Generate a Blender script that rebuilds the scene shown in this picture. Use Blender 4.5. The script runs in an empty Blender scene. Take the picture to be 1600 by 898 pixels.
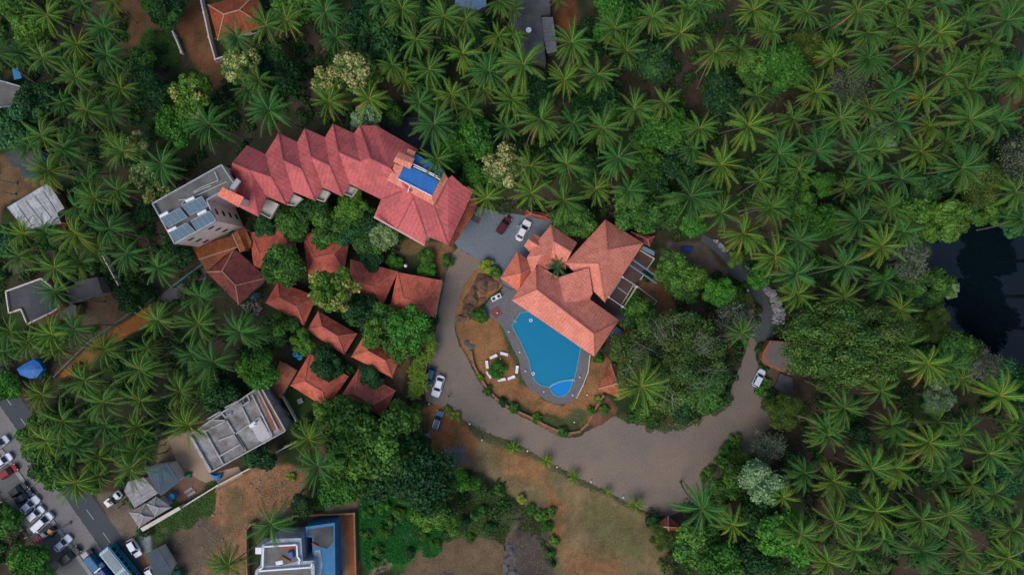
import bpy, bmesh, math, random
import numpy as np
from mathutils import Vector, Matrix
random.seed(7); np.random.seed(7)
sc = bpy.context.scene
# ------------------------------------------------------------------ camera, sky, sun, exposure
S, H = 0.13, 140.0            # metres per photo pixel at ground level, height of the drone
cam = bpy.data.objects.new('camera', bpy.data.cameras.new('camera')); sc.collection.objects.link(cam)
cam.location = (0, 0, H); cam.rotation_euler = (0, 0, 0)
cam.data.sensor_width = 36; cam.data.lens = 36*H/(1600*S); cam.data.clip_end = 3000
sc.camera = cam
SUN_EL, SUN_AZ = 52, 220      # the light comes softly from the south-west
w = bpy.data.worlds.new("World"); sc.world = w; w.use_nodes = True
nt = w.node_tree; nt.nodes.clear()
sk = nt.nodes.new('ShaderNodeTexSky'); sk.sky_type = 'NISHITA'; sk.sun_disc = False
sk.sun_elevation = math.radians(SUN_EL); sk.sun_rotation = math.radians(SUN_AZ)
sk.air_density = 1.0; sk.dust_density = 3.0; sk.ozone_density = 1.0
bg = nt.nodes.new('ShaderNodeBackground'); bg.inputs[1].default_value = 0.15
wo = nt.nodes.new('ShaderNodeOutputWorld')
nt.links.new(sk.outputs[0], bg.inputs[0]); nt.links.new(bg.outputs[0], wo.inputs[0])
sun = bpy.data.objects.new('sun', bpy.data.lights.new('sun', 'SUN')); sc.collection.objects.link(sun)
sun.data.energy = 1.1; sun.data.angle = math.radians(34); sun.data.color = (1.0, 0.94, 0.86)
az, el = math.radians(SUN_AZ), math.radians(SUN_EL)
tosun = Vector((math.sin(az)*math.cos(el), math.cos(az)*math.cos(el), math.sin(el)))
sun.rotation_euler = tosun.to_track_quat('Z', 'Y').to_euler()
sun.location = tosun*300
sc.view_settings.view_transform = 'Standard'; sc.view_settings.look = 'None'
sc.view_settings.exposure = 0.1; sc.view_settings.gamma = 1.0
sc.render.resolution_x = 1024; sc.render.resolution_y = 574

# ------------------------------------------------------------------ helpers
COL = sc.collection
def P(px, py, z=0.0):
    f = (H - z)/H*S
    return Vector(((px-800)*f, (449-py)*f, z))
def PP(l, z=0.0): return [P(a[0], a[1], z if len(a) < 3 else a[2]) for a in l]
def lin(r, g, b): return tuple(((c/255)/12.92 if c/255 <= .04045 else ((c/255+.055)/1.055)**2.4) for c in (r, g, b))
def tag(o, label=None, cat=None, group=None, kind=None):
    if label: o['label'] = label
    if cat: o['category'] = cat
    if group: o['group'] = group
    if kind: o['kind'] = kind
    return o
def thing(name, label, cat, loc=(0, 0, 0), rz=0, group=None):
    o = bpy.data.objects.new(name, None); COL.objects.link(o)
    o.location = loc; o.rotation_euler = (0, 0, rz); o.empty_display_size = .5
    return tag(o, label, cat, group)
class MB:
    def __init__(s): s.v = []; s.f = []; s.uv = None; s.smooth = False
    def add(s, vs, fs):
        b = len(s.v); s.v += [tuple(v) for v in vs]; s.f += [tuple(b+i for i in f) for f in fs]; return s
    def box(s, c, size, rz=0, top=1.0, topy=None):
        topy = top if topy is None else topy
        x, y, z = size[0]/2, size[1]/2, size[2]/2; vs = []
        ca, sa = math.cos(rz), math.sin(rz)
        for k, (kz) in enumerate((-z, z)):
            tx, ty = (1, 1) if k == 0 else (top, topy)
            for a, b in ((-x, -y), (x, -y), (x, y), (-x, y)):
                a *= tx; b *= ty
                vs.append((c[0]+a*ca-b*sa, c[1]+a*sa+b*ca, c[2]+kz))
        return s.add(vs, [(3, 2, 1, 0), (4, 5, 6, 7), (0, 1, 5, 4), (1, 2, 6, 5), (2, 3, 7, 6), (3, 0, 4, 7)])
    def bar(s, a, b, wd, ht):
        a, b = Vector(a), Vector(b); d = (b-a); L = d.length
        if L < 1e-5: return s
        d.normalize(); u = Vector((-d.y, d.x, 0))
        if u.length < 1e-3: u = Vector((1, 0, 0))
        u.normalize(); n = d.cross(u)
        vs = []
        for p in (a, b):
            for i, j in ((-1, -1), (1, -1), (1, 1), (-1, 1)): vs.append(p+u*(i*wd/2)+n*(j*ht/2))
        return s.add(vs, [(3, 2, 1, 0), (4, 5, 6, 7), (0, 1, 5, 4), (1, 2, 6, 5), (2, 3, 7, 6), (3, 0, 4, 7)])
    def tube(s, pts, rad, n=7, cap=True):
        pts = [Vector(p) for p in pts]
        if not hasattr(rad, '__len__'): rad = [rad]*len(pts)
        vs, fs = [], []
        for i, p in enumerate(pts):
            d = (pts[min(i+1, len(pts)-1)]-pts[max(i-1, 0)]).normalized()
            u = d.cross(Vector((0, 0, 1)));
            if u.length < .05: u = Vector((1, 0, 0))
            u.normalize(); q = d.cross(u)
            for k in range(n):
                a = 2*math.pi*k/n; vs.append(p+u*(math.cos(a)*rad[i])+q*(math.sin(a)*rad[i]))
        for i in range(len(pts)-1):
            for k in range(n): fs.append((i*n+k, i*n+(k+1) % n, (i+1)*n+(k+1) % n, (i+1)*n+k))
        if cap: fs.append(tuple(range(n-1, -1, -1))); fs.append(tuple((len(pts)-1)*n+k for k in range(n)))
        return s.add(vs, fs)
    def prism(s, poly, z0, z1, inset=0):
        poly = [(p[0], p[1]) for p in poly]; n = len(poly)
        if area(poly) < 0: poly = poly[::-1]
        top = offset(poly, inset) if inset else poly
        vs = [(x, y, z0) for x, y in poly]+[(x, y, z1) for x, y in top]
        return s.add(vs, [tuple(range(n-1, -1, -1)), tuple(range(n, 2*n))]+[(i, (i+1) % n, n+(i+1) % n, n+i) for i in range(n)])
    def lathe(s, prof, c=(0, 0, 0), n=20):
        vs, fs = [], []
        for r, z in prof:
            for k in range(n): a = 2*math.pi*k/n; vs.append((c[0]+r*math.cos(a), c[1]+r*math.sin(a), c[2]+z))
        for i in range(len(prof)-1):
            for k in range(n): fs.append((i*n+k, i*n+(k+1) % n, (i+1)*n+(k+1) % n, (i+1)*n+k))
        fs.append(tuple(range(n-1, -1, -1))); fs.append(tuple((len(prof)-1)*n+k for k in range(n)))
        return s.add(vs, fs)
    def build(s, name, mat, parent=None, bevel=0, smooth=False, uvs=None):
        me = bpy.data.meshes.new(name); me.from_pydata(s.v, [], s.f)
        if uvs:
            ul = me.uv_layers.new(name='UVMap'); i = 0
            for f in uvs:
                for u in f: ul.data[i].uv = u; i += 1
        if bevel:
            bm = bmesh.new(); bm.from_mesh(me)
            bmesh.ops.bevel(bm, geom=bm.edges[:], offset=bevel, segments=2, affect='EDGES', clamp_overlap=True)
            bm.to_mesh(me); bm.free()
        me.materials.append(mat)
        if smooth:
            for p in me.polygons: p.use_smooth = True
        o = bpy.data.objects.new(name, me); COL.objects.link(o)
        if parent: o.parent = parent
        return o
def area(p): return sum(p[i][0]*p[(i+1) % len(p)][1]-p[(i+1) % len(p)][0]*p[i][1] for i in range(len(p)))/2
def offset(poly, d):
    """offset a CCW polygon inwards by d"""
    n = len(poly); out = []
    for i in range(n):
        a, b, c = Vector(poly[i-1]), Vector(poly[i]), Vector(poly[(i+1) % n])
        e1 = (b-a).normalized(); e2 = (c-b).normalized()
        n1 = Vector((-e1.y, e1.x)); n2 = Vector((-e2.y, e2.x))
        m = n1+n2; k = max(m.length_squared/2, .35)
        out.append(tuple(b+m*(d/k)))
    return out
def ccw(pts): return pts if area([(p[0], p[1]) for p in pts]) > 0 else pts[::-1]
def inpoly(px, py, poly):
    """vectorised point in polygon"""
    r = np.zeros(px.shape, bool); n = len(poly)
    for i in range(n):
        x0, y0 = poly[i][:2]; x1, y1 = poly[(i+1) % n][:2]
        if y0 == y1: continue
        c = ((y0 > py) != (y1 > py)) & (px < (x1-x0)*(py-y0)/(y1-y0)+x0)
        r ^= c
    return r
def polydist(px, py, poly, closed=True):
    d = np.full(px.shape, 1e9); n = len(poly)
    for i in range(n if closed else n-1):
        x0, y0 = poly[i][:2]; x1, y1 = poly[(i+1) % n][:2]
        dx, dy = x1-x0, y1-y0; L = dx*dx+dy*dy+1e-9
        t = np.clip(((px-x0)*dx+(py-y0)*dy)/L, 0, 1)
        d = np.minimum(d, np.hypot(px-x0-t*dx, py-y0-t*dy))
    return d
def vnoise(x, y, scale, seed=0):
    """smooth value noise in -1..1"""
    rs = np.random.RandomState(seed); G = rs.rand(257, 257)*2-1
    u, v = x/scale+1000.3, y/scale+1000.7
    i, j = np.floor(u).astype(int), np.floor(v).astype(int); fu, fv = u-i, v-j
    fu = fu*fu*(3-2*fu); fv = fv*fv*(3-2*fv); i %= 256; j %= 256
    return (G[i, j]*(1-fu)*(1-fv)+G[i+1, j]*fu*(1-fv)+G[i, j+1]*(1-fu)*fv+G[i+1, j+1]*fu*fv)
def fbm(x, y, scale, seed=0, o=4):
    return sum(vnoise(x, y, scale/2**k, seed+k)*.5**k for k in range(o))/1.6

# ------------------------------------------------------------------ materials
def mat(name, col, rough=.8, var=.25, scale=1.5, bump=0., bscale=12., metal=0., col2=None, objcol=False, spec=.5, fine=.1, coat=0.):
    m = bpy.data.materials.new(name); m.use_nodes = True; t = m.node_tree; N = t.nodes; L = t.links
    b = N['Principled BSDF']; b.inputs['Roughness'].default_value = rough; b.inputs['Metallic'].default_value = metal
    b.inputs['Specular IOR Level'].default_value = spec
    if coat: b.inputs['Coat Weight'].default_value = coat; b.inputs['Coat Roughness'].default_value = .05
    tc = N.new('ShaderNodeTexCoord'); no = N.new('ShaderNodeTexNoise'); no.inputs['Scale'].default_value = scale; no.inputs['Detail'].default_value = 6; no.inputs['Roughness'].default_value = .65
    L.new(tc.outputs['Object'], no.inputs['Vector'])
    rp = N.new('ShaderNodeValToRGB'); rp.color_ramp.elements[0].position = .3; rp.color_ramp.elements[1].position = .7
    c2 = col2 if col2 else tuple(c*(1-var) for c in col)
    c1 = col if col2 else tuple(min(1, c*(1+var*.6)) for c in col)
    rp.color_ramp.elements[0].color = (*c2, 1); rp.color_ramp.elements[1].color = (*c1, 1)
    L.new(no.outputs['Fac'], rp.inputs[0]); out = rp.outputs[0]
    if fine:
        n2 = N.new('ShaderNodeTexNoise'); n2.inputs['Scale'].default_value = 9; n2.inputs['Detail'].default_value = 3
        L.new(tc.outputs['Object'], n2.inputs['Vector'])
        mr = N.new('ShaderNodeMapRange'); mr.inputs[1].default_value = .25; mr.inputs[2].default_value = .75; mr.inputs[3].default_value = 1-fine; mr.inputs[4].default_value = 1+fine
        L.new(n2.outputs['Fac'], mr.inputs[0])
        vm = N.new('ShaderNodeVectorMath'); vm.operation = 'SCALE'; L.new(out, vm.inputs[0]); L.new(mr.outputs[0], vm.inputs['Scale']); out = vm.outputs[0]
    if objcol:
        oi = N.new('ShaderNodeObjectInfo'); mx = N.new('ShaderNodeVectorMath'); mx.operation = 'MULTIPLY'
        L.new(out, mx.inputs[0]); L.new(oi.outputs['Color'], mx.inputs[1]); out = mx.outputs[0]
    L.new(out, b.inputs['Base Color'])
    if bump:
        n3 = N.new('ShaderNodeTexNoise'); n3.inputs['Scale'].default_value = bscale; n3.inputs['Detail'].default_value = 5
        L.new(tc.outputs['Object'], n3.inputs['Vector'])
        bp = N.new('ShaderNodeBump'); bp.inputs['Strength'].default_value = bump; bp.inputs['Distance'].default_value = .1
        L.new(n3.outputs['Fac'], bp.inputs['Height']); L.new(bp.outputs[0], b.inputs['Normal'])
    return m
def leafmat(name, trans=.25, rough=.5):
    m = bpy.data.materials.new(name); m.use_nodes = True; t = m.node_tree; N = t.nodes; L = t.links
    b = N['Principled BSDF']; b.inputs['Roughness'].default_value = rough; b.inputs['Specular IOR Level'].default_value = .12
    at = N.new('ShaderNodeAttribute'); at.attribute_name = 'Col'
    oi = N.new('ShaderNodeObjectInfo'); mx = N.new('ShaderNodeVectorMath'); mx.operation = 'MULTIPLY'
    L.new(at.outputs['Color'], mx.inputs[0]); L.new(oi.outputs['Color'], mx.inputs[1]); L.new(mx.outputs[0], b.inputs['Base Color'])
    tr = N.new('ShaderNodeBsdfTranslucent'); L.new(mx.outputs[0], tr.inputs['Color'])
    ms = N.new('ShaderNodeMixShader'); ms.inputs[0].default_value = trans
    L.new(b.outputs[0], ms.inputs[1]); L.new(tr.outputs[0], ms.inputs[2]); L.new(ms.outputs[0], N['Material Output'].inputs['Surface'])
    return m
def roofmat(name, col, dark, pitch=.42, grime=.3, gscale=.25, row=0.):
    """pan tiles / ribbed sheet: ribs run down the slope in UV metres; weather stains in object space"""
    m = bpy.data.materials.new(name); m.use_nodes = True; t = m.node_tree; N = t.nodes; L = t.links
    b = N['Principled BSDF']; b.inputs['Roughness'].default_value = .7; b.inputs['Specular IOR Level'].default_value = .3
    uv = N.new('ShaderNodeUVMap'); sp = N.new('ShaderNodeSeparateXYZ'); L.new(uv.outputs[0], sp.inputs[0])
    mu = N.new('ShaderNodeMath'); mu.operation = 'MULTIPLY'; mu.inputs[1].default_value = 2*math.pi/pitch; L.new(sp.outputs['X'], mu.inputs[0])
    si = N.new('ShaderNodeMath'); si.operation = 'SINE'; L.new(mu.outputs[0], si.inputs[0])
    mr = N.new('ShaderNodeMapRange'); mr.inputs[1].default_value = -1; mr.inputs[2].default_value = -.2; mr.inputs[3].default_value = .86; mr.inputs[4].default_value = 1.0
    L.new(si.outputs[0], mr.inputs[0])
    tc = N.new('ShaderNodeTexCoord'); no = N.new('ShaderNodeTexNoise'); no.inputs['Scale'].default_value = gscale; no.inputs['Detail'].default_value = 8; no.inputs['Roughness'].default_value = .7
    L.new(tc.outputs['Object'], no.inputs['Vector'])
    r = N.new('ShaderNodeValToRGB'); r.color_ramp.elements[0].position = .58-grime*.5; r.color_ramp.elements[1].position = .68
    r.color_ramp.elements[0].color = (*dark, 1); r.color_ramp.elements[1].color = (*col, 1)
    r.color_ramp.elements.new(.5).color = (*[c*.93 for c in col], 1)
    L.new(no.outputs['Fac'], r.inputs[0])
    n4 = N.new('ShaderNodeTexNoise'); n4.inputs['Scale'].default_value = 2.2; n4.inputs['Detail'].default_value = 5; L.new(tc.outputs['Object'], n4.inputs['Vector'])
    r4 = N.new('ShaderNodeMapRange'); r4.inputs[1].default_value = .3; r4.inputs[2].default_value = .62; r4.inputs[3].default_value = 1-grime*.75; r4.inputs[4].default_value = 1.05
    L.new(n4.outputs['Fac'], r4.inputs[0])
    m1 = N.new('ShaderNodeMath'); m1.operation = 'MULTIPLY'; L.new(mr.outputs[0], m1.inputs[0]); L.new(r4.outputs[0], m1.inputs[1])
    vm = N.new('ShaderNodeVectorMath'); vm.operation = 'SCALE'; L.new(r.outputs[0], vm.inputs[0]); L.new(m1.outputs[0], vm.inputs['Scale'])
    oi = N.new('ShaderNodeObjectInfo'); mx = N.new('ShaderNodeVectorMath'); mx.operation = 'MULTIPLY'
    L.new(vm.outputs[0], mx.inputs[0]); L.new(oi.outputs['Color'], mx.inputs[1]); L.new(mx.outputs[0], b.inputs['Base Color'])
    bp = N.new('ShaderNodeBump'); bp.inputs['Strength'].default_value = .18; bp.inputs['Distance'].default_value = .05
    L.new(si.outputs[0], bp.inputs['Height']); L.new(bp.outputs[0], b.inputs['Normal'])
    return m
def pavemat(name, col, col2, brick=.0, noise=.12, rough=.85):
    """paving seen from above: fine joints + broad tone changes"""
    m = mat(name, col, rough, col2=col2, scale=noise, fine=.16)
    N = m.node_tree.nodes; L = m.node_tree.links; b = N['Principled BSDF']
    src = b.inputs['Base Color'].links[0].from_socket
    tc = N.new('ShaderNodeTexCoord')
    vo = N.new('ShaderNodeTexNoise'); vo.inputs['Scale'].default_value = 3.2; vo.inputs['Detail'].default_value = 5; vo.inputs['Roughness'].default_value = .8
    L.new(tc.outputs['Object'], vo.inputs['Vector'])
    mr = N.new('ShaderNodeMapRange'); mr.inputs[1].default_value = .3; mr.inputs[2].default_value = .7; mr.inputs[3].default_value = .72; mr.inputs[4].default_value = 1.25
    L.new(vo.outputs['Fac'], mr.inputs[0]); out = mr.outputs[0]
    if brick:
        br = N.new('ShaderNodeTexBrick'); br.inputs['Scale'].default_value = brick; br.inputs['Mortar Size'].default_value = .03
        br.inputs['Color1'].default_value = (1, 1, 1, 1); br.inputs['Color2'].default_value = (.82, .82, .82, 1); br.inputs['Mortar'].default_value = (.6, .6, .6, 1)
        L.new(tc.outputs['Object'], br.inputs['Vector'])
        mm = N.new('ShaderNodeMath'); mm.operation = 'MULTIPLY'; L.new(out, mm.inputs[0]); L.new(br.outputs['Color'], mm.inputs[1]); out = mm.outputs[0]
    vm = N.new('ShaderNodeVectorMath'); vm.operation = 'SCALE'; L.new(src, vm.inputs[0]); L.new(out, vm.inputs['Scale']); L.new(vm.outputs[0], b.inputs['Base Color'])
    return m
M = {}
M['palm'] = leafmat('palm_leaf', .2, .55); M['leaf'] = leafmat('tree_leaf', .18, .6)
M['bark'] = mat('palm_bark', (.2, .17, .14), .9, .3, 3); M['wood'] = mat('tree_bark', (.13, .1, .075), .9, .3, 3)
M['twig'] = mat('bare_twig', (.2, .2, .17), .9, .2, 3)
M['roof_pink'] = roofmat('pink_roof_sheet', (.56, .125, .125), (.42, .095, .095), .8, .2)
M['roof_salmon'] = roofmat('salmon_tiles', (.74, .26, .195), (.55, .18, .12), .6, .13, .5)
M['roof_red'] = roofmat('red_tiles', (.57, .135, .085), (.37, .085, .055), .5, .3, .4)
M['roof_terra'] = roofmat('terracotta_tiles', (.46, .13, .065), (.26, .07, .035), .5, .35, .4)
M['roof_orange'] = roofmat('orange_sheet', (.30, .09, .025), (.19, .06, .025), .9, .3, .3)
M['roof_maroon'] = roofmat('maroon_tiles', (.2, .05, .04), (.11, .032, .03), .5, .4, .5)
M['roof_grey'] = roofmat('cement_sheet', (.38, .375, .385), (.27, .27, .28), .9, .2, .4)
M['roof_steel'] = roofmat('slate_blue_sheet', (.045, .075, .1), (.035, .06, .08), .7, .15, .3)
M['ridge'] = mat('ridge_tile', (.42, .125, .09), .8, .3, 2)
M['ridge_s'] = mat('salmon_ridge', (.56, .19, .135), .8, .3, 2); M['ridge_light'] = mat('ridge_mortar', (.45, .24, .18), .8, .3, 2)
M['wall'] = mat('white_wall', (.6, .55, .5), .85, .18, .5, fine=.05); M['wall_pink'] = mat('pinkish_wall', (.68, .56, .52), .85, .15, .4, fine=.05)
M['brick'] = mat('brick_wall', (.26, .095, .055), .9, .25, 2)
M['tan'] = mat('laterite_wall', (.27, .14, .075), .9, .35, 1.5)
M['glass'] = mat('dark_glass', (.02, .028, .035), .08, .1, 1, fine=0)
M['frame'] = mat('window_frame', (.1, .08, .07), .6, .1, 2, fine=0)
M['conc'] = mat('roof_concrete', (.17, .17, .16), .9, col2=(.085, .085, .08), scale=.35, fine=.2)
M['conc_lt'] = mat('pale_concrete', (.4, .41, .42), .9, col2=(.19, .2, .21), scale=.5, fine=.2)
M['conc_dk'] = mat('dark_stained_concrete', (.09, .09, .1), .9, col2=(.03, .032, .04), scale=.3, fine=.2)
M['white'] = mat('white_paint', (.72, .74, .78), .5, .08, 1, fine=.03)
M['paleblue'] = mat('pale_blue_paint', (.42, .48, .56), .8, col2=(.2, .24, .28), scale=.9, fine=.15)
M['blue'] = mat('blue_tarp', (.008, .13, .42), .6, .22, .6); M['blue2'] = mat('blue_paint', (.01, .2, .44), .7, col2=(.03, .11, .22), scale=.5, fine=.15)
M['navy'] = mat('navy_tarp', (.01, .06, .3), .55, .2, 1); M['steel'] = mat('blue_steel', (.13, .22, .32), .4, .1, 1, metal=.2)
M['solar'] = mat('solar_glass', (.06, .13, .19), .4, .1, .6, fine=.02, spec=.25)
M['black'] = mat('rubber_and_opening_shade', (.02, .02, .02), .8, .2, 3); M['grey'] = mat('grey_metal', (.3, .31, .33), .5, .15, 2)
M['paint'] = mat('car_paint', (1, 1, 1), .42, .02, 1, objcol=True, fine=0, spec=.2)
M['red'] = mat('red_lens', (.35, .01, .01), .3, .1, 2); M['lamp'] = mat('clear_lens', (.6, .6, .58), .2, .05, 2)
M['rock'] = mat('rock', (.20, .095, .05), .9, col2=(.035, .032, .034), scale=.55, bump=1.2, bscale=2.5, fine=.4)
M['rock_grey'] = mat('grey_rock', (.15, .13, .125), .9, col2=(.04, .042, .05), scale=.5, bump=.8, bscale=2, fine=.3)
M['rubble'] = mat('rubble_stone', (.25, .26, .28), .9, .4, 2); M['rubble_b'] = mat('broken_brick', (.27, .14, .08), .9, .45, 2)
M['green_tarp'] = mat('green_net', (.01, .15, .1), .7, .3, 2); M['pink'] = mat('pink_cover', (.5, .1, .16), .6, .15, 2)
M['yellow'] = mat('yellow_paint', (.45, .2, .02), .5, .1, 2); M['skin'] = mat('skin', (.2, .1, .06), .6, .1, 3); M['cloth'] = mat('dark_cloth', (.03, .03, .04), .9, .2, 3)
M['maroon_floor'] = pavemat('maroon_paving', (.13, .07, .065), (.10, .055, .052), 1.2, .2)
M['slab'] = pavemat('grey_pool_paving', (.185, .18, .19), (.14, .138, .148), 1.6, .15)

# ------------------------------------------------------------------ ground
ASPH_D = Vector((.585, .811)); ASPH_N = Vector((-.811, .585)); A0 = Vector((10, 622))
def along(t, o): p = A0+ASPH_D*t+ASPH_N*o; return (p.x, p.y)
DRIVE = [(716, 387), (706, 398), (697, 430), (689, 470), (683, 505), (676, 540), (668, 575), (664, 612), (668, 628), (690, 634), (712, 650), (760, 676), (800, 688), (850, 716), (900, 743), (950, 768), (990, 790), (1013, 800), (1040, 809), (1062, 800), (1085, 782), (1112, 762), (1142, 740), (1180, 702), (1207, 662), (1218, 625), (1200, 600), (1186, 575), (1182, 548), (1200, 535), (1172, 525), (1166, 545), (1160, 565), (1148, 595), (1130, 632), (1100, 650), (1060, 662), (1000, 664), (960, 650), (942, 662), (920, 672), (905, 682), (884, 684), (868, 680), (850, 668), (826, 656), (803, 645), (786, 632), (765, 618), (750, 598), (738, 576), (729, 556), (718, 540), (711, 515), (711, 490), (716, 470), (726, 445), (740, 424), (760, 412)]
PATH = [(1094, 377), (1115, 391), (1132, 407), (1141, 430), (1157, 441), (1170, 455), (1181, 467), (1187, 482), (1184, 500), (1178, 512), (1174, 526), (1185, 540), (1207, 532), (1210, 505), (1208, 486), (1202, 475), (1195, 457), (1184, 439), (1166, 419), (1150, 408), (1135, 395), (1120, 378), (1098, 366)]
COURT = [(716, 387), (706, 374), (726, 342), (742, 322), (775, 330), (862, 343), (866, 360), (845, 400), (820, 440), (800, 452), (786, 444), (778, 424), (760, 412)]
DECK = [(787, 446), (779, 462), (765, 468), (756, 480), (760, 490), (776, 502), (786, 512), (800, 541), (810, 560), (815, 585), (822, 600), (829, 608), (845, 619), (855, 626), (870, 631), (887, 630), (901, 620), (910, 602), (917, 580), (922, 552), (915, 530), (880, 495), (840, 465), (815, 445), (800, 453)]
POOL = [(812, 488), (829, 485), (862, 508), (908, 542), (906, 556), (901, 581), (896, 596), (891, 610), (884, 617.5), (875, 620), (866, 617.5), (860, 611), (858, 605), (845, 603), (835, 595), (828.8, 580), (825, 562), (812.5, 534), (798.8, 508.8)]
POND = [(1425, 385), (1455, 362), (1500, 345), (1560, 338), (1632, 340), (1642, 460), (1620, 580), (1590, 590), (1530, 560), (1480, 530), (1462, 500), (1440, 470), (1425, 430)]
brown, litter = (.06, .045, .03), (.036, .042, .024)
lat, tanc, olive, grass, dirt = (.27, .11, .04), (.24, .155, .09), (.15, .115, .055), (.045, .085, .02), (.13, .08, .05)
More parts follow.
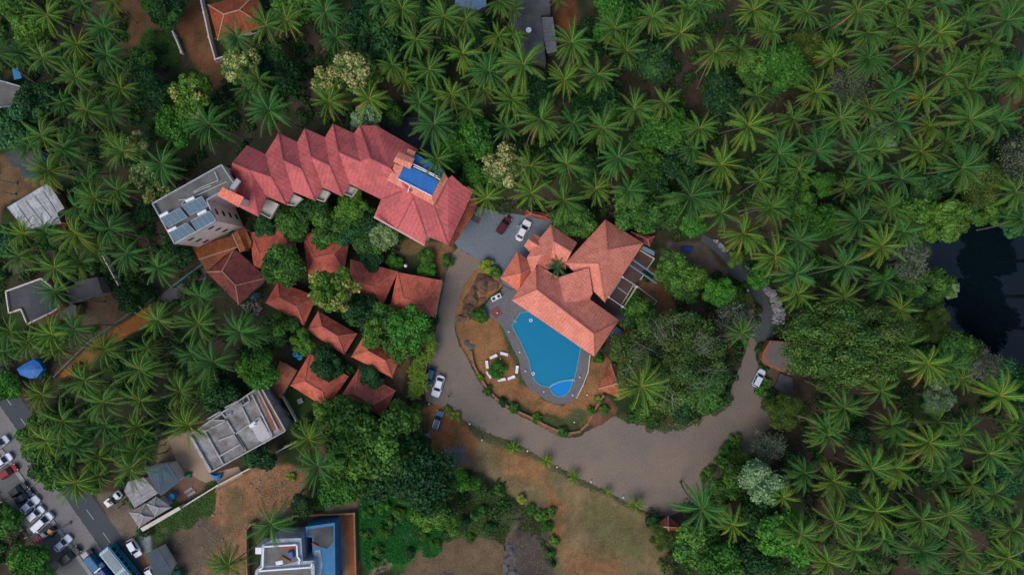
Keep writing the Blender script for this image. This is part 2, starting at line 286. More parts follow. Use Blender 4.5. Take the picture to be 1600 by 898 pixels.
PATCH = [  # polygon in photo pixels, colour, softness
    ([(190, -20), (320, -20), (350, 110), (345, 145), (320, 130), (290, 60), (262, 42), (240, 60), (190, 70), (180, 40)], (.16, .07, .035), 8),
    ([(225, 42), (265, 45), (285, 80), (280, 105), (220, 100), (205, 80)], (.05, .09, .02), 6),
    ([(858, -10), (890, -10), (905, 40), (942, 72), (932, 88), (895, 70), (868, 45)], (.14, .055, .025), 7),
    ([(1030, 50), (1100, 70), (1110, 130), (1070, 200), (1010, 190), (1020, 120)], (.085, .055, .042), 14),
    ([(1385, 70), (1430, 60), (1460, 120), (1400, 130)], (.07, .045, .03), 10),
    ([(1560, 150), (1620, 140), (1620, 200), (1560, 190)], (.09, .05, .035), 10),
    ([(-20, 240), (75, 250), (70, 285), (10, 322), (-20, 380)], (.15, .085, .045), 6),
    ([(85, 320), (125, 330), (110, 370), (90, 365)], (.15, .06, .04), 6),
    ([(-20, 360), (30, 370), (40, 420), (-20, 440)], (.1, .08, .07), 8),
    ([(200, 330), (245, 340), (275, 385), (280, 400), (225, 400), (205, 370)], (.06, .045, .035), 10),
    ([(85, 582), (130, 542), (180, 512), (238, 474), (240, 490), (225, 512), (180, 535), (140, 570), (100, 592)], (.27, .105, .03), 4),
    ([(120, 465), (215, 445), (205, 490), (160, 520), (120, 500)], (.1, .07, .045), 8),
    ([(248, 690), (300, 670), (335, 740), (375, 735), (300, 780), (235, 790)], (.26, .17, .12), 4),
    ([(150, 770), (205, 765), (225, 830), (240, 905), (215, 905), (190, 850)], (.15, .115, .09), 7),
    ([(222, 850), (240, 870), (240, 910), (218, 905)], (.24, .12, .06), 5),
    ([(215, 832), (235, 835), (236, 865), (222, 860)], (.2, .24, .25), 4),
    ([(235, 800), (340, 745), (335, 800), (300, 830), (240, 850)], (.06, .085, .03), 8),
    ([(270, 830), (340, 790), (380, 840), (380, 905), (280, 905)], (.13, .095, .07), 10),
    ([(330, 770), (400, 728), (450, 722), (480, 735), (478, 770), (420, 815), (385, 815), (382, 905), (310, 905), (350, 840), (328, 800)], (.27, .14, .075), 10),
    ([(385, 820), (455, 805), (480, 820), (470, 840), (400, 850)], (.05, .07, .025), 6),
    ([(450, 780), (490, 770), (520, 800), (460, 805)], (.06, .09, .035), 6),
    ([(500, 780), (548, 765), (565, 770), (550, 802), (520, 802)], (.2, .14, .11), 6),
    ([(505, 790), (520, 780), (518, 802), (500, 803)], (.27, .25, .24), 3),
    ([(525, 805), (555, 802), (560, 910), (520, 910)], (.27, .1, .045), 3),
    ([(534, 820), (541, 840), (542, 910), (532, 910), (530, 840)], (.22, .17, .14), 2),
    ([(556, 780), (640, 765), (705, 810), (700, 850), (680, 870), (640, 885), (578, 895), (562, 870)], (.018, .095, .015), 8),
    ([(640, 815), (652, 822), (636, 850), (620, 865), (600, 905), (570, 905), (615, 855)], (.24, .17, .13), 5),
    ([(690, 840), (760, 800), (800, 770), (850, 810), (875, 905), (620, 905), (640, 880)], (.14, .095, .06), 12),
    ([(700, 780), (780, 760), (800, 800), (760, 830), (700, 850)], (.04, .06, .025), 12),
    ([(690, 622), (712, 648), (800, 686), (900, 742), (1013, 800), (1035, 820), (1060, 910), (872, 910), (862, 850), (838, 800), (790, 760), (740, 735), (715, 735), (630, 690), (655, 655)], (.185, .135, .068), 7),
    ([(640, 650), (690, 628), (730, 655), (745, 690), (735, 725), (700, 735), (640, 700), (625, 680)], (.29, .115, .045), 8),
    ([(655, 650), (672, 645), (668, 680), (655, 690)], (.1, .085, .04), 5),
    ([(700, 700), (730, 695), (735, 715), (715, 735), (690, 725)], (.15, .14, .14), 6),
    ([(715, 650), (760, 668), (860, 715), (990, 785), (990, 795), (850, 730), (745, 682)], (.07, .07, .035), 3),
    ([(785, 770), (830, 800), (862, 840), (868, 905), (800, 905), (790, 850), (810, 820)], (.075, .06, .055), 8),
    ([(700, 770), (790, 765), (810, 810), (780, 850), (740, 830), (700, 850)], (.04, .065, .025), 10),
    ([(775, 695), (860, 730), (850, 760), (790, 740)], (.26, .135, .06), 14),
    ([(850, 760), (880, 790), (875, 860), (860, 850)], (.26, .12, .05), 10),
    ([(880, 860), (960, 850), (980, 900), (890, 905)], (.24, .125, .06), 14),
    ([(920, 780), (1000, 810), (1010, 880), (950, 860), (900, 820)], (.13, .12, .05), 18),
    ([(712, 395), (700, 405), (690, 440), (680, 410), (640, 400), (610, 385), (640, 372), (700, 380)], (.19, .1, .05), 5),
    ([(634, 398), (660, 392), (668, 405), (640, 410)], (.05, .06, .025), 5),
    ([(712, 395), (716, 388), (705, 408), (684, 500), (676, 500), (690, 430)], (.15, .09, .055), 3),
    ([(765, 408), (740, 424), (722, 455), (712, 490), (712, 518), (724, 545), (738, 570), (752, 600), (800, 642), (870, 678), (890, 680), (925, 660), (945, 610), (955, 565), (930, 545), (915, 600), (880, 635), (850, 625), (825, 600), (800, 545), (775, 500), (750, 480), (785, 445)], (.25, .125, .055), 3),
    ([(775, 497), (790, 507), (803, 540), (818, 590), (830, 610), (812, 600), (800, 560), (785, 525)], (.075, .085, .035), 3),
    ([(845, 645), (885, 650), (905, 640), (925, 645), (905, 672), (880, 676), (840, 660)], (.07, .085, .035), 7),
    ([(785, 620), (810, 628), (830, 640), (850, 660), (810, 645)], (.05, .05, .03), 5),
    ([(925, 655), (950, 620), (965, 640), (955, 672), (930, 672)], (.16, .08, .05), 5),
    ([(960, 650), (1060, 640), (1140, 620), (1160, 570), (1150, 640), (1080, 668), (1000, 670)], (.07, .075, .03), 8),
    ([(1005, 420), (1060, 430), (1050, 500), (1000, 540), (960, 560), (955, 500), (980, 460)], (.19, .095, .045), 6),
    ([(1045, 378), (1095, 378), (1140, 425), (1135, 442), (1085, 430), (1040, 405)], (.14, .105, .085), 5),
    ([(1200, 540), (1240, 600), (1250, 640), (1215, 640), (1200, 600)], (.1, .075, .055), 8),
    ([(615, 545), (640, 560), (630, 610), (612, 608), (605, 590)], (.15, .09, .05), 5),
    ([(530, 550), (545, 552), (565, 575), (556, 580)], (.14, .08, .05), 3),
    ([(470, 700), (520, 680), (520, 740), (480, 745)], (.11, .075, .05), 8),
    ([(440, 600), (470, 610), (500, 640), (470, 660), (445, 640)], (.03, .06, .018), 6),
    ([(1250, 640), (1310, 640), (1300, 700), (1260, 700)], (.085, .05, .035), 10),
    ([(1240, 700), (1300, 740), (1330, 850), (1290, 860), (1240, 760)], (.07, .045, .035), 14),
    ([(475, 30), (500, 60), (500, 150), (470, 190), (450, 150), (470, 90)], (.085, .062, .05), 10),
]
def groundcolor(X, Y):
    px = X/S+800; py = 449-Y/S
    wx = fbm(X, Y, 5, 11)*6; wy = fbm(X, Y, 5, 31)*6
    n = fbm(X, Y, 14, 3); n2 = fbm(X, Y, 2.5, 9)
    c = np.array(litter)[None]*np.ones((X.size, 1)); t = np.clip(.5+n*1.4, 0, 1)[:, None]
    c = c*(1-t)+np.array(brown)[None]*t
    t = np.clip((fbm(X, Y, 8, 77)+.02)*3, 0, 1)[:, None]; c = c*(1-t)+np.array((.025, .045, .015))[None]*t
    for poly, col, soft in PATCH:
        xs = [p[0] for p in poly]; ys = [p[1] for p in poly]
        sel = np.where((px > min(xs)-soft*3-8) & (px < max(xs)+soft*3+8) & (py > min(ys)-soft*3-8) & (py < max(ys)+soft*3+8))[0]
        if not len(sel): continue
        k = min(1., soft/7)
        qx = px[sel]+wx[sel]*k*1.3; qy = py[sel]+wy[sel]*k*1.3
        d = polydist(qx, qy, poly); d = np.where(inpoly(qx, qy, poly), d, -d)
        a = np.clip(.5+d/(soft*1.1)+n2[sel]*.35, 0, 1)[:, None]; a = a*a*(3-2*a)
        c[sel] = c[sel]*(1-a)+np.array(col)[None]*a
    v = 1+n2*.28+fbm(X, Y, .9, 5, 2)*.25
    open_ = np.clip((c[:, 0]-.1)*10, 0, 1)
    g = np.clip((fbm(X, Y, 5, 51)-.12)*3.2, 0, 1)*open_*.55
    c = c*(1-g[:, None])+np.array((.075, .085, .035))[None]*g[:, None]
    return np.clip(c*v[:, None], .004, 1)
def grid_mesh(name, x0, x1, y0, y1, step, zf):
    xs = np.arange(x0, x1+1e-6, step); ys = np.arange(y0, y1+1e-6, step); nx, ny = len(xs), len(ys)
    X, Y = np.meshgrid(xs, ys); X = X.ravel(); Y = Y.ravel(); Z = zf(X, Y)
    me = bpy.data.meshes.new(name); me.vertices.add(nx*ny); me.vertices.foreach_set('co', np.stack([X, Y, Z], 1).ravel())
    i = np.arange((nx-1)*(ny-1)); r = i//(nx-1); q = i % (nx-1); a = r*nx+q
    F = np.stack([a, a+1, a+nx+1, a+nx], 1)
    me.loops.add(F.size); me.loops.foreach_set('vertex_index', F.ravel().astype(np.int32))
    me.polygons.add(len(F)); me.polygons.foreach_set('loop_start', (np.arange(len(F))*4).astype(np.int32)); me.update(calc_edges=True)
    return me, X, Y
def gz(X, Y):
    px = X/S+800; py = 449-Y/S
    d = polydist(px, py, POND); ins = inpoly(px, py, POND)
    z = np.where(ins, -np.clip(d/14, 0, 1)*2.6, 0)
    pd = polydist(px, py, POOL); z = np.where(inpoly(px, py, POOL), -1.6*np.clip(pd/3, 0, 1), z)
    return z
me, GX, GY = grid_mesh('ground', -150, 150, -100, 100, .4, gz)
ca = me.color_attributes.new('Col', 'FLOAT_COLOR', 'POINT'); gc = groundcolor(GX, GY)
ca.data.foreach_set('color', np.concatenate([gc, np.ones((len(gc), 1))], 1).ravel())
gm = bpy.data.materials.new('earth'); gm.use_nodes = True; t = gm.node_tree
at = t.nodes.new('ShaderNodeAttribute'); at.attribute_name = 'Col'; b = t.nodes['Principled BSDF']; b.inputs['Roughness'].default_value = .95; b.inputs['Specular IOR Level'].default_value = .15
tc = t.nodes.new('ShaderNodeTexCoord'); no = t.nodes.new('ShaderNodeTexNoise'); no.inputs['Scale'].default_value = 2.6; no.inputs['Detail'].default_value = 6; no.inputs['Roughness'].default_value = .75
t.links.new(tc.outputs['Object'], no.inputs['Vector'])
mr = t.nodes.new('ShaderNodeMapRange'); mr.inputs[1].default_value = .3; mr.inputs[2].default_value = .7; mr.inputs[3].default_value = .62; mr.inputs[4].default_value = 1.35
t.links.new(no.outputs['Fac'], mr.inputs[0]); vm = t.nodes.new('ShaderNodeVectorMath'); vm.operation = 'SCALE'
t.links.new(at.outputs['Color'], vm.inputs[0]); t.links.new(mr.outputs[0], vm.inputs['Scale']); t.links.new(vm.outputs[0], b.inputs['Base Color'])
bp = t.nodes.new('ShaderNodeBump'); bp.inputs['Strength'].default_value = .5; bp.inputs['Distance'].default_value = .1; t.links.new(no.outputs['Fac'], bp.inputs['Height']); t.links.new(bp.outputs[0], b.inputs['Normal'])
me.materials.append(gm); g = bpy.data.objects.new('ground', me); COL.objects.link(g); tag(g, kind='structure')
# far ground out to the horizon (four strips round the detailed sheet)
fb = MB()
for x0, x1, y0, y1 in ((-2500, 2500, 100, 2500), (-2500, 2500, -2500, -100), (-2500, -150, -100, 100), (150, 2500, -100, 100)):
    fb.add([(x0, y0, 0), (x1, y0, 0), (x1, y1, 0), (x0, y1, 0)], [(0, 1, 2, 3)])
tag(fb.build('terrain', mat('far_scrub', (.05, .06, .025), .95, .5, .05)), kind='structure')

def sheet(name, poly, z, m, wob=0, soft=3, kind='structure'):
    """flat sheet with a slightly uneven edge, from pixels"""
    pts = []
    n = len(poly)
    for i in range(n):
        a, b = Vector(poly[i][:2]), Vector(poly[(i+1) % n][:2]); k = max(1, int((b-a).length/soft)) if wob else 1
        for j in range(k):
            q = a.lerp(b, j/k)
            if wob: q = q+Vector((random.uniform(-wob, wob), random.uniform(-wob, wob)))
            pts.append(P(q.x, q.y, 0))
    pts = ccw(pts)
    from mathutils.geometry import delaunay_2d_cdt
    vs, es, fs, *_ = delaunay_2d_cdt([Vector((p.x, p.y)) for p in pts], [], [list(range(len(pts)))], 1, 1e-5)
    fs = [f if area([vs[i] for i in f]) > 0 else f[::-1] for f in fs]
    mb = MB(); mb.add([(p.x, p.y, z) for p in vs], fs)
    o = mb.build(name, m); tag(o, kind=kind)
    return o
M['drive'] = pavemat('driveway_setts', (.225, .165, .12), (.13, .12, .11), 0, .07)
M['court'] = pavemat('court_pavers', (.19, .235, .285), (.145, .18, .215), 2.2, .06)
M['path'] = pavemat('path_cement', (.062, .075, .088), (.05, .058, .068), 0, .1)
M['asphalt'] = pavemat('asphalt', (.052, .062, .075), (.042, .05, .06), 0, .1)
M['shoulder'] = pavemat('shoulder', (.21, .2, .195), (.15, .145, .145), 0, .1); M['park'] = pavemat('parking', (.13, .135, .135), (.085, .09, .09), 0, .12)
sheet('driveway', DRIVE, .012, M['drive'], 1.0, soft=3.5); sheet('path', PATH, .020, M['path'], .5)
sheet('courtyard_pavement', COURT, .028, M['court'])
sheet('road', [along(-60, -18), along(420, -20), along(420, 18), along(-60, 14)], .012, M['asphalt'], .5)
sheet('pavement', [along(-90, 14), along(420, 18), along(420, 50), along(-90, 50)], .008, M['shoulder'], .8)
sheet('parking_area', [along(-90, 57), along(420, 57), along(420, 96), along(-90, 96)], .008, M['park'], .6)
sheet('lane', [(322, 420), (306, 418), (262, 452), (236, 474), (243, 487), (275, 468), (322, 436)], .012, pavemat('lane_cement', (.1, .1, .105), (.07, .07, .075)), .6)
kb = MB(); kb.prism([P(*along(t, o)) for t, o in ((-90, 50.5), (420, 50.5), (420, 56.5), (-90, 56.5))], 0, .13)
tag(kb.build('kerb', mat('kerb_stone', (.27, .27, .28), .9, .4, .4)), kind='structure')
mk = MB()
for t0 in range(-6, 330, 44):
    a, b2 = P(*along(t0, 0)), P(*along(t0+19, 0)); mk.bar((a.x, a.y, .018), (b2.x, b2.y, .018), .14, .004)
tag(mk.build('road_marking', mat('road_paint', (.33, .35, .36), .8, .3, 3)), kind='structure')
sheet('yard_sand', [(262, 682), (299, 674), (334, 738), (372, 728), (380, 742), (336, 764), (326, 752), (300, 760), (285, 745)], .012, mat('beige_sand', (.33, .24, .165), .95, .12, .5), .5)

sheet('back_yard', [(596, 192), (612, 182), (655, 184), (690, 225), (704, 262), (656, 236)], .012, pavemat('dark_yard', (.06, .065, .08), (.04, .045, .06), 1.5, .2))
# pool: paving, coping, water
def clean(poly): return ccw([P(x, y) for x, y in poly])
dk = MB(); D = [(p.x, p.y) for p in clean(DECK)]; Q = [(p.x, p.y) for p in clean(POOL)]
bm = bmesh.new()
def loop(bm, pts, z):
    vs = [bm.verts.new((x, y, z)) for x, y in pts]; return [bm.edges.new((vs[i], vs[(i+1) % len(vs)])) for i in range(len(vs))]
ed = loop(bm, D, .12)+loop(bm, offset(Q, -.02), .12)
bmesh.ops.triangle_fill(bm, use_beauty=True, use_dissolve=False, edges=ed)
bm.normal_update()
for f in bm.faces:
    if f.normal.z < 0: f.normal_flip()
me = bpy.data.meshes.new('pool_deck'); bm.to_mesh(me); bm.free(); me.materials.append(M['slab'])
for lp, zb in ((D, 0),):
    pass
dko = bpy.data.objects.new('pool_deck', me); COL.objects.link(dko); tag(dko, kind='structure')
sb = MB(); n = len(D); sb.add([(x, y, 0) for x, y in D]+[(x, y, .12) for x, y in D], [(i, (i+1) % n, n+(i+1) % n, n+i) for i in range(n)])
tag(sb.build('deck_edge', mat('deck_edge', (.3, .29, .28), .9, .2, 1)), kind='structure')
pool = thing('swimming_pool', 'blue guitar-pick shaped swimming pool with small paddling corner beside the salmon roof', 'swimming pool', P(855, 550))
def rel(pts, o): return [(p[0]-o.location.x, p[1]-o.location.y) for p in pts]
Qr = rel(Q, pool); n = len(Qr)
tile = mat('pool_tile', (.02, .2, .3), .4, .1, .5)
bs = MB(); bs.add([(x, y, .10) for x, y in Qr]+[(x, y, -1.5) for x, y in Qr], [(i, (i+1) % n, n+(i+1) % n, n+i) for i in range(n)]+[tuple(range(n, 2*n))])
bs.build('basin', tile, pool)
cp = MB(); oq = offset(Qr, .22)
cp.add([(x, y, .13) for x, y in Qr]+[(x, y, .13) for x, y in oq]+[(x, y, -.1) for x, y in oq], [(i, (i+1) % n, n+(i+1) % n, n+i) for i in range(n)]+[(n+i, n+(i+1) % n, 2*n+(i+1) % n, 2*n+i) for i in range(n)])
cp.build('coping', mat('pool_coping', (.08, .27, .36), .5, .2, 2), pool)
def watermat(name, c1, c2, rough=.06, wav=6, st=.08, sc_=.08):
    m = mat(name, c1, rough, col2=c2, scale=sc_, fine=0, bump=st, bscale=wav); return m
DIV = [(858, 605), (864, 600.5), (872, 597), (880, 594.5), (888, 593.5), (897, 593)]
main = [p for p in POOL if p not in POOL[6:13]]
mainw = POOL[:6]+[(897, 593)]+DIV[::-1][1:]+POOL[13:]
kidw = DIV+[(896, 596)]+POOL[7:12]
for nm, pl, c1, c2 in (('water', mainw, (.0, .2, .37), (.0, .17, .33)), ('paddling_water', kidw, (.0, .22, .6), (.0, .19, .54))):
    pts = rel([(p.x, p.y) for p in clean(pl)], pool); wb = MB(); wb.add([(x, y, .02) for x, y in pts], [tuple(range(len(pts)))]); wb.build(nm, watermat(nm, c1, c2), pool)
dv = MB(); pr = [P(x, y)-pool.location for x, y in DIV]
for a, b2 in zip(pr, pr[1:]): dv.bar((a.x, a.y, .03), (b2.x, b2.y, .03), .28, .22)
dv.build('dividing_wall', mat('divider', (.12, .38, .52), .5, .1, 2), pool)
pw = sheet('pond_water', [(x, y) for x, y in [(1405, 400), (1445, 350), (1500, 335), (1560, 325), (1640, 325), (1652, 460), (1625, 590), (1590, 600), (1500, 560), (1450, 520), (1425, 480), (1410, 430)]], -.9,
           watermat('pond_surface', (.003, .009, .014), (.002, .006, .01), .02, 1.2, .04, .05))
pw.name = 'water'

# ------------------------------------------------------------------ foliage meshes
def quadmesh(name, C, U, V, col, m):
    """C centres, U/V half axes (n,3); one quad each, flat colour each"""
    n = len(C); co = np.stack([C-U-V, C+U-V, C+U+V, C-U+V], 1).reshape(-1, 3)
    me = bpy.data.meshes.new(name); me.vertices.add(4*n); me.vertices.foreach_set('co', co.ravel())
    me.loops.add(4*n); me.loops.foreach_set('vertex_index', np.arange(4*n, dtype=np.int32))
    me.polygons.add(n); me.polygons.foreach_set('loop_start', (np.arange(n)*4).astype(np.int32)); me.update(calc_edges=True)
    a = me.color_attributes.new('Col', 'FLOAT_COLOR', 'POINT')
    cc = np.concatenate([np.repeat(col, 4, 0), np.ones((4*n, 1))], 1); a.data.foreach_set('color', cc.ravel())
    me.materials.append(m); return me
def norm(a): return a/(np.linalg.norm(a, axis=1, keepdims=True)+1e-9)
def crown_mesh(name, seed, n=9000, leaf=.05, pal=((.04, .1, .02),), lumps=26, lr=.34, flat=.62, bloom=None, bloomf=0., rough=.12, droop=0.):
    """unit crown (radius 1) centred at the origin: leaves over many lumps, uneven outline"""
    r = np.random.RandomState(seed)
    th = r.rand(lumps)*2*np.pi; ph = np.arcsin(r.uniform(-.25, 1, lumps)); rad = r.uniform(.42, .88, lumps)
    rad[:lumps//5] *= .35
    lc = np.stack([np.cos(th)*np.cos(ph)*rad, np.sin(th)*np.cos(ph)*rad, np.sin(ph)*rad*flat], 1)
    ls = r.uniform(.5, 1.3, lumps)*lr; hue = r.uniform(.72, 1.25, lumps); pi = r.randint(0, len(pal), lumps); bl = r.rand(lumps)
    k = r.choice(lumps, n, p=ls**2/np.sum(ls**2))
    d = norm(r.normal(size=(n, 3))); d[:, 2] = np.abs(d[:, 2])*np.where(r.rand(n) < .82, 1, -.6)
    rr = ls[k]*(1+r.normal(size=n)*rough)*np.where(r.rand(n) < .8, 1, r.uniform(.4, 1, n))
    C = lc[k]+d*rr[:, None]*np.array([1, 1, .85])
    C[:, 2] -= droop*(C[:, 0]**2+C[:, 1]**2)
    nrm = norm(d+r.normal(size=(n, 3))*.55); a = norm(np.cross(nrm, r.normal(size=(n, 3)))); b = np.cross(nrm, a)
    s = leaf*r.uniform(.6, 1.35, n)[:, None]
    pc = np.array(pal)[pi[k]]*(hue[k]*r.uniform(.75, 1.3, n))[:, None]
    if bloom is not None:
        sel = (r.rand(n) < .75) & (d[:, 2] > .25) & (bl[k] < bloomf) & (rr > ls[k]*.9)
        pc[sel] = np.array(bloom)*r.uniform(.7, 1.25, sel.sum())[:, None]
    return quadmesh(name, C, a*s, b*s*.7, np.clip(pc*1.6, 0, 1), M['leaf'])
TYPES = {
 'bright': dict(pal=((.04, .135, .018), (.05, .15, .02), (.032, .11, .018)), leaf=.05, lumps=34, lr=.3),
 'lime': dict(pal=((.075, .16, .022), (.06, .135, .022)), leaf=.045, lumps=38, lr=.26),
 'mid': dict(pal=((.045, .115, .022), (.055, .13, .022), (.035, .09, .02)), leaf=.05, lumps=30, lr=.32),
 'dark': dict(pal=((.022, .065, .022), (.027, .075, .02), (.018, .05, .022)), leaf=.05, lumps=28, lr=.33),
 'teal': dict(pal=((.025, .085, .035), (.03, .1, .03)), leaf=.05, lumps=26, lr=.33),
 'flower': dict(pal=((.06, .13, .03), (.075, .14, .035)), leaf=.042, lumps=60, lr=.2, bloom=(.32, .32, .12), bloomf=.62),
 'budding': dict(pal=((.075, .15, .025), (.06, .14, .02)), leaf=.042, lumps=60, lr=.2, bloom=(.26, .27, .08), bloomf=.35),
 'olive': dict(pal=((.055, .09, .018), (.062, .095, .02), (.045, .08, .018)), leaf=.019, lumps=90, lr=.19, n=30000, rough=.25, flat=.5),
 'broad': dict(pal=((.045, .085, .02), (.052, .095, .022), (.036, .075, .02), (.06, .09, .025)), leaf=.0115, lumps=240, lr=.115, n=75000, rough=.3, flat=.5),
 'pale': dict(pal=((.12, .2, .085), (.14, .21, .1)), leaf=.04, lumps=44, lr=.24),
 'grey': dict(pal=((.1, .12, .08), (.085, .11, .07)), leaf=.025, lumps=40, lr=.26, n=5000, rough=.35),
 'yellow': dict(pal=((.2, .24, .04), (.15, .2, .03)), leaf=.06, lumps=22, lr=.3),
 'feather': dict(pal=((.02, .06, .025), (.025, .07, .025)), leaf=.035, lumps=60, lr=.25, n=12000, rough=.3),
}
NOUN = {'broad': ('huge spreading tree',), 'budding': ('round green tree with pale yellow buds',), 'bright': ('bright green leafy tree', 'fresh green bushy tree'), 'lime': ('lime green round tree',), 'mid': ('mid green leafy tree',), 'dark': ('dark green dense tree',), 'teal': ('deep green soft-leaved tree',),
        'flower': ('green tree covered in cream blossom',), 'olive': ('huge spreading olive green tree',), 'pale': ('pale whitish green tree',), 'grey': ('sparse grey twiggy tree',), 'yellow': ('yellow green leafy shrub tree',), 'feather': ('dark feathery needle-leaved tree',)}
CR = {k: [crown_mesh('crown', 100+i*17+hash_, **v) for hash_ in range(4 if k != 'broad' else 2)] for i, (k, v) in enumerate(TYPES.items())}
def trunk_mesh(seed, twigs=False):
    """unit trunk: from z=-1.5 up to limbs that spread into a crown of radius 1 centred at 0"""
    r = random.Random(seed); mb = MB(); mb.tube([(0, 0, -1.6), (.02, .01, -1), (.0, .03, -.45)], [.085, .065, .055], 8)
    for k in range(7):
        a = 2*math.pi*k/7+r.uniform(-.3, .3); q = r.uniform(.5, .75)
        mid = (math.cos(a)*.3, math.sin(a)*.3, -.15+r.uniform(0, .15)); end = (math.cos(a)*q, math.sin(a)*q, .1+r.uniform(0, .25))
        mb.tube([(0, .03, -.5), mid, end], [.04, .027, .01], 6)
    return mb
def mkmesh(mb, name, m):
    o = mb.build(name, m); me = o.data; bpy.data.objects.remove(o); return me
TR = [mkmesh(trunk_mesh(i), 'trunk', M['wood']) for i in range(3)]
def twig_mesh(seed, n=26):
    r = random.Random(seed); mb = MB()
    for k in range(n):
        a = r.uniform(0, 6.28); q0 = r.uniform(.0, .3); q1 = r.uniform(.6, .98)
        p0 = Vector((math.cos(a)*q0, math.sin(a)*q0, .1)); p2 = Vector((math.cos(a+.3)*q1, math.sin(a+.3)*q1, .56-q1*.28)); p1 = p0.lerp(p2, .55)+Vector((0, 0, .2))
        mb.tube([p0, p1, p2], [.007, .004, .0015], 4)
        for j in range(9):
            b0 = p1.lerp(p2, r.uniform(0, .8)); b1 = b0+Vector((r.uniform(-.17, .17), r.uniform(-.17, .17), r.uniform(.0, .1))); mb.tube([b0, b1], [.003, .001], 4)
    return mb
TW = [mkmesh(twig_mesh(i), 'bare_branches', M['twig']) for i in range(2)]
def where(px, py):
    """a phrase that finds the spot"""
    return '%d percent across and %d percent down the photo' % (round(px/16), round(py/8.98))
seen = {}
def uniq(lbl, px, py):
    s = '%s, %s' % (lbl, where(px, py))
    if s in seen: s = '%s, %.1f percent across and %.1f percent down the photo' % (lbl, px/16, py/8.98)
    seen[s] = 1; return s
def child(me, name, parent, loc=(0, 0, 0), rot=(0, 0, 0), scale=(1, 1, 1), color=None):
    o = bpy.data.objects.new(name, me); COL.objects.link(o); o.parent = parent; o.location = loc; o.rotation_euler = rot; o.scale = scale
    if color: o.color = (*color, 1)
    return o
R = random.Random(5)
def tree(px, py, r, kind='mid', ry=None, hk=1.0, label=None, name='leafy_tree', twigs=False, tint=1.0):
    rx = r*S; ry_ = (ry or r)*S
    hk *= {'flower': 2.1, 'bright': 1.5, 'lime': 1.5, 'pale': 1.6, 'budding': 1.5}.get(kind, 1.0) if not (py > 600 and px < 120) else .7
    zc = max(1.6, rx*1.15*hk) if r < 60 else rx*.85
    p = P(px, py, zc); f = (H-zc)/H; rx *= f; ry_ *= f
    t = thing(name, label or uniq(R.choice(NOUN[kind]), px, py), 'tree', (p.x, p.y, 0), 0, 'broadleaf trees around the resort')
    tv = R.uniform(.85, 1.15)*tint; c = (tv*R.uniform(.92, 1.08), tv, tv*R.uniform(.9, 1.1))
    rz = R.uniform(0, 6.28) if abs(rx-ry_) < .3 else 0
    child(R.choice(CR[kind]), 'crown', t, (0, 0, zc), (0, 0, rz), (rx*1.04, ry_*1.04, rx*1.0), c)
    child(R.choice(TR), 'trunk', t, (0, 0, zc), (0, 0, rz), (rx, ry_, zc/1.55))
    if twigs: child(R.choice(TW), 'bare_branches', t, (0, 0, zc), (0, 0, rz), (rx, ry_, rx*.9))
    return t
def shrub(px, py, r, kind='mid', label=None, cat='shrub', group='low shrubs and hedging', name='shrub', z=.0):
    rx = r*S; zc = rx*.45+z; p = P(px, py, zc)
    t = thing(name, label or uniq({'yellow': 'yellow green low shrub', 'bright': 'bright green low shrub', 'lime': 'lime green low shrub', 'dark': 'dark green low shrub', 'mid': 'green low shrub'}.get(kind, 'small leafy shrub'), px, py), cat, (p.x, p.y, z), 0, group)
    tv = R.uniform(.85, 1.15); child(R.choice(CR[kind]), 'foliage', t, (0, 0, rx*.4), (0, 0, R.uniform(0, 6)), (rx, rx, rx*.9), (tv, tv, tv))
    return t
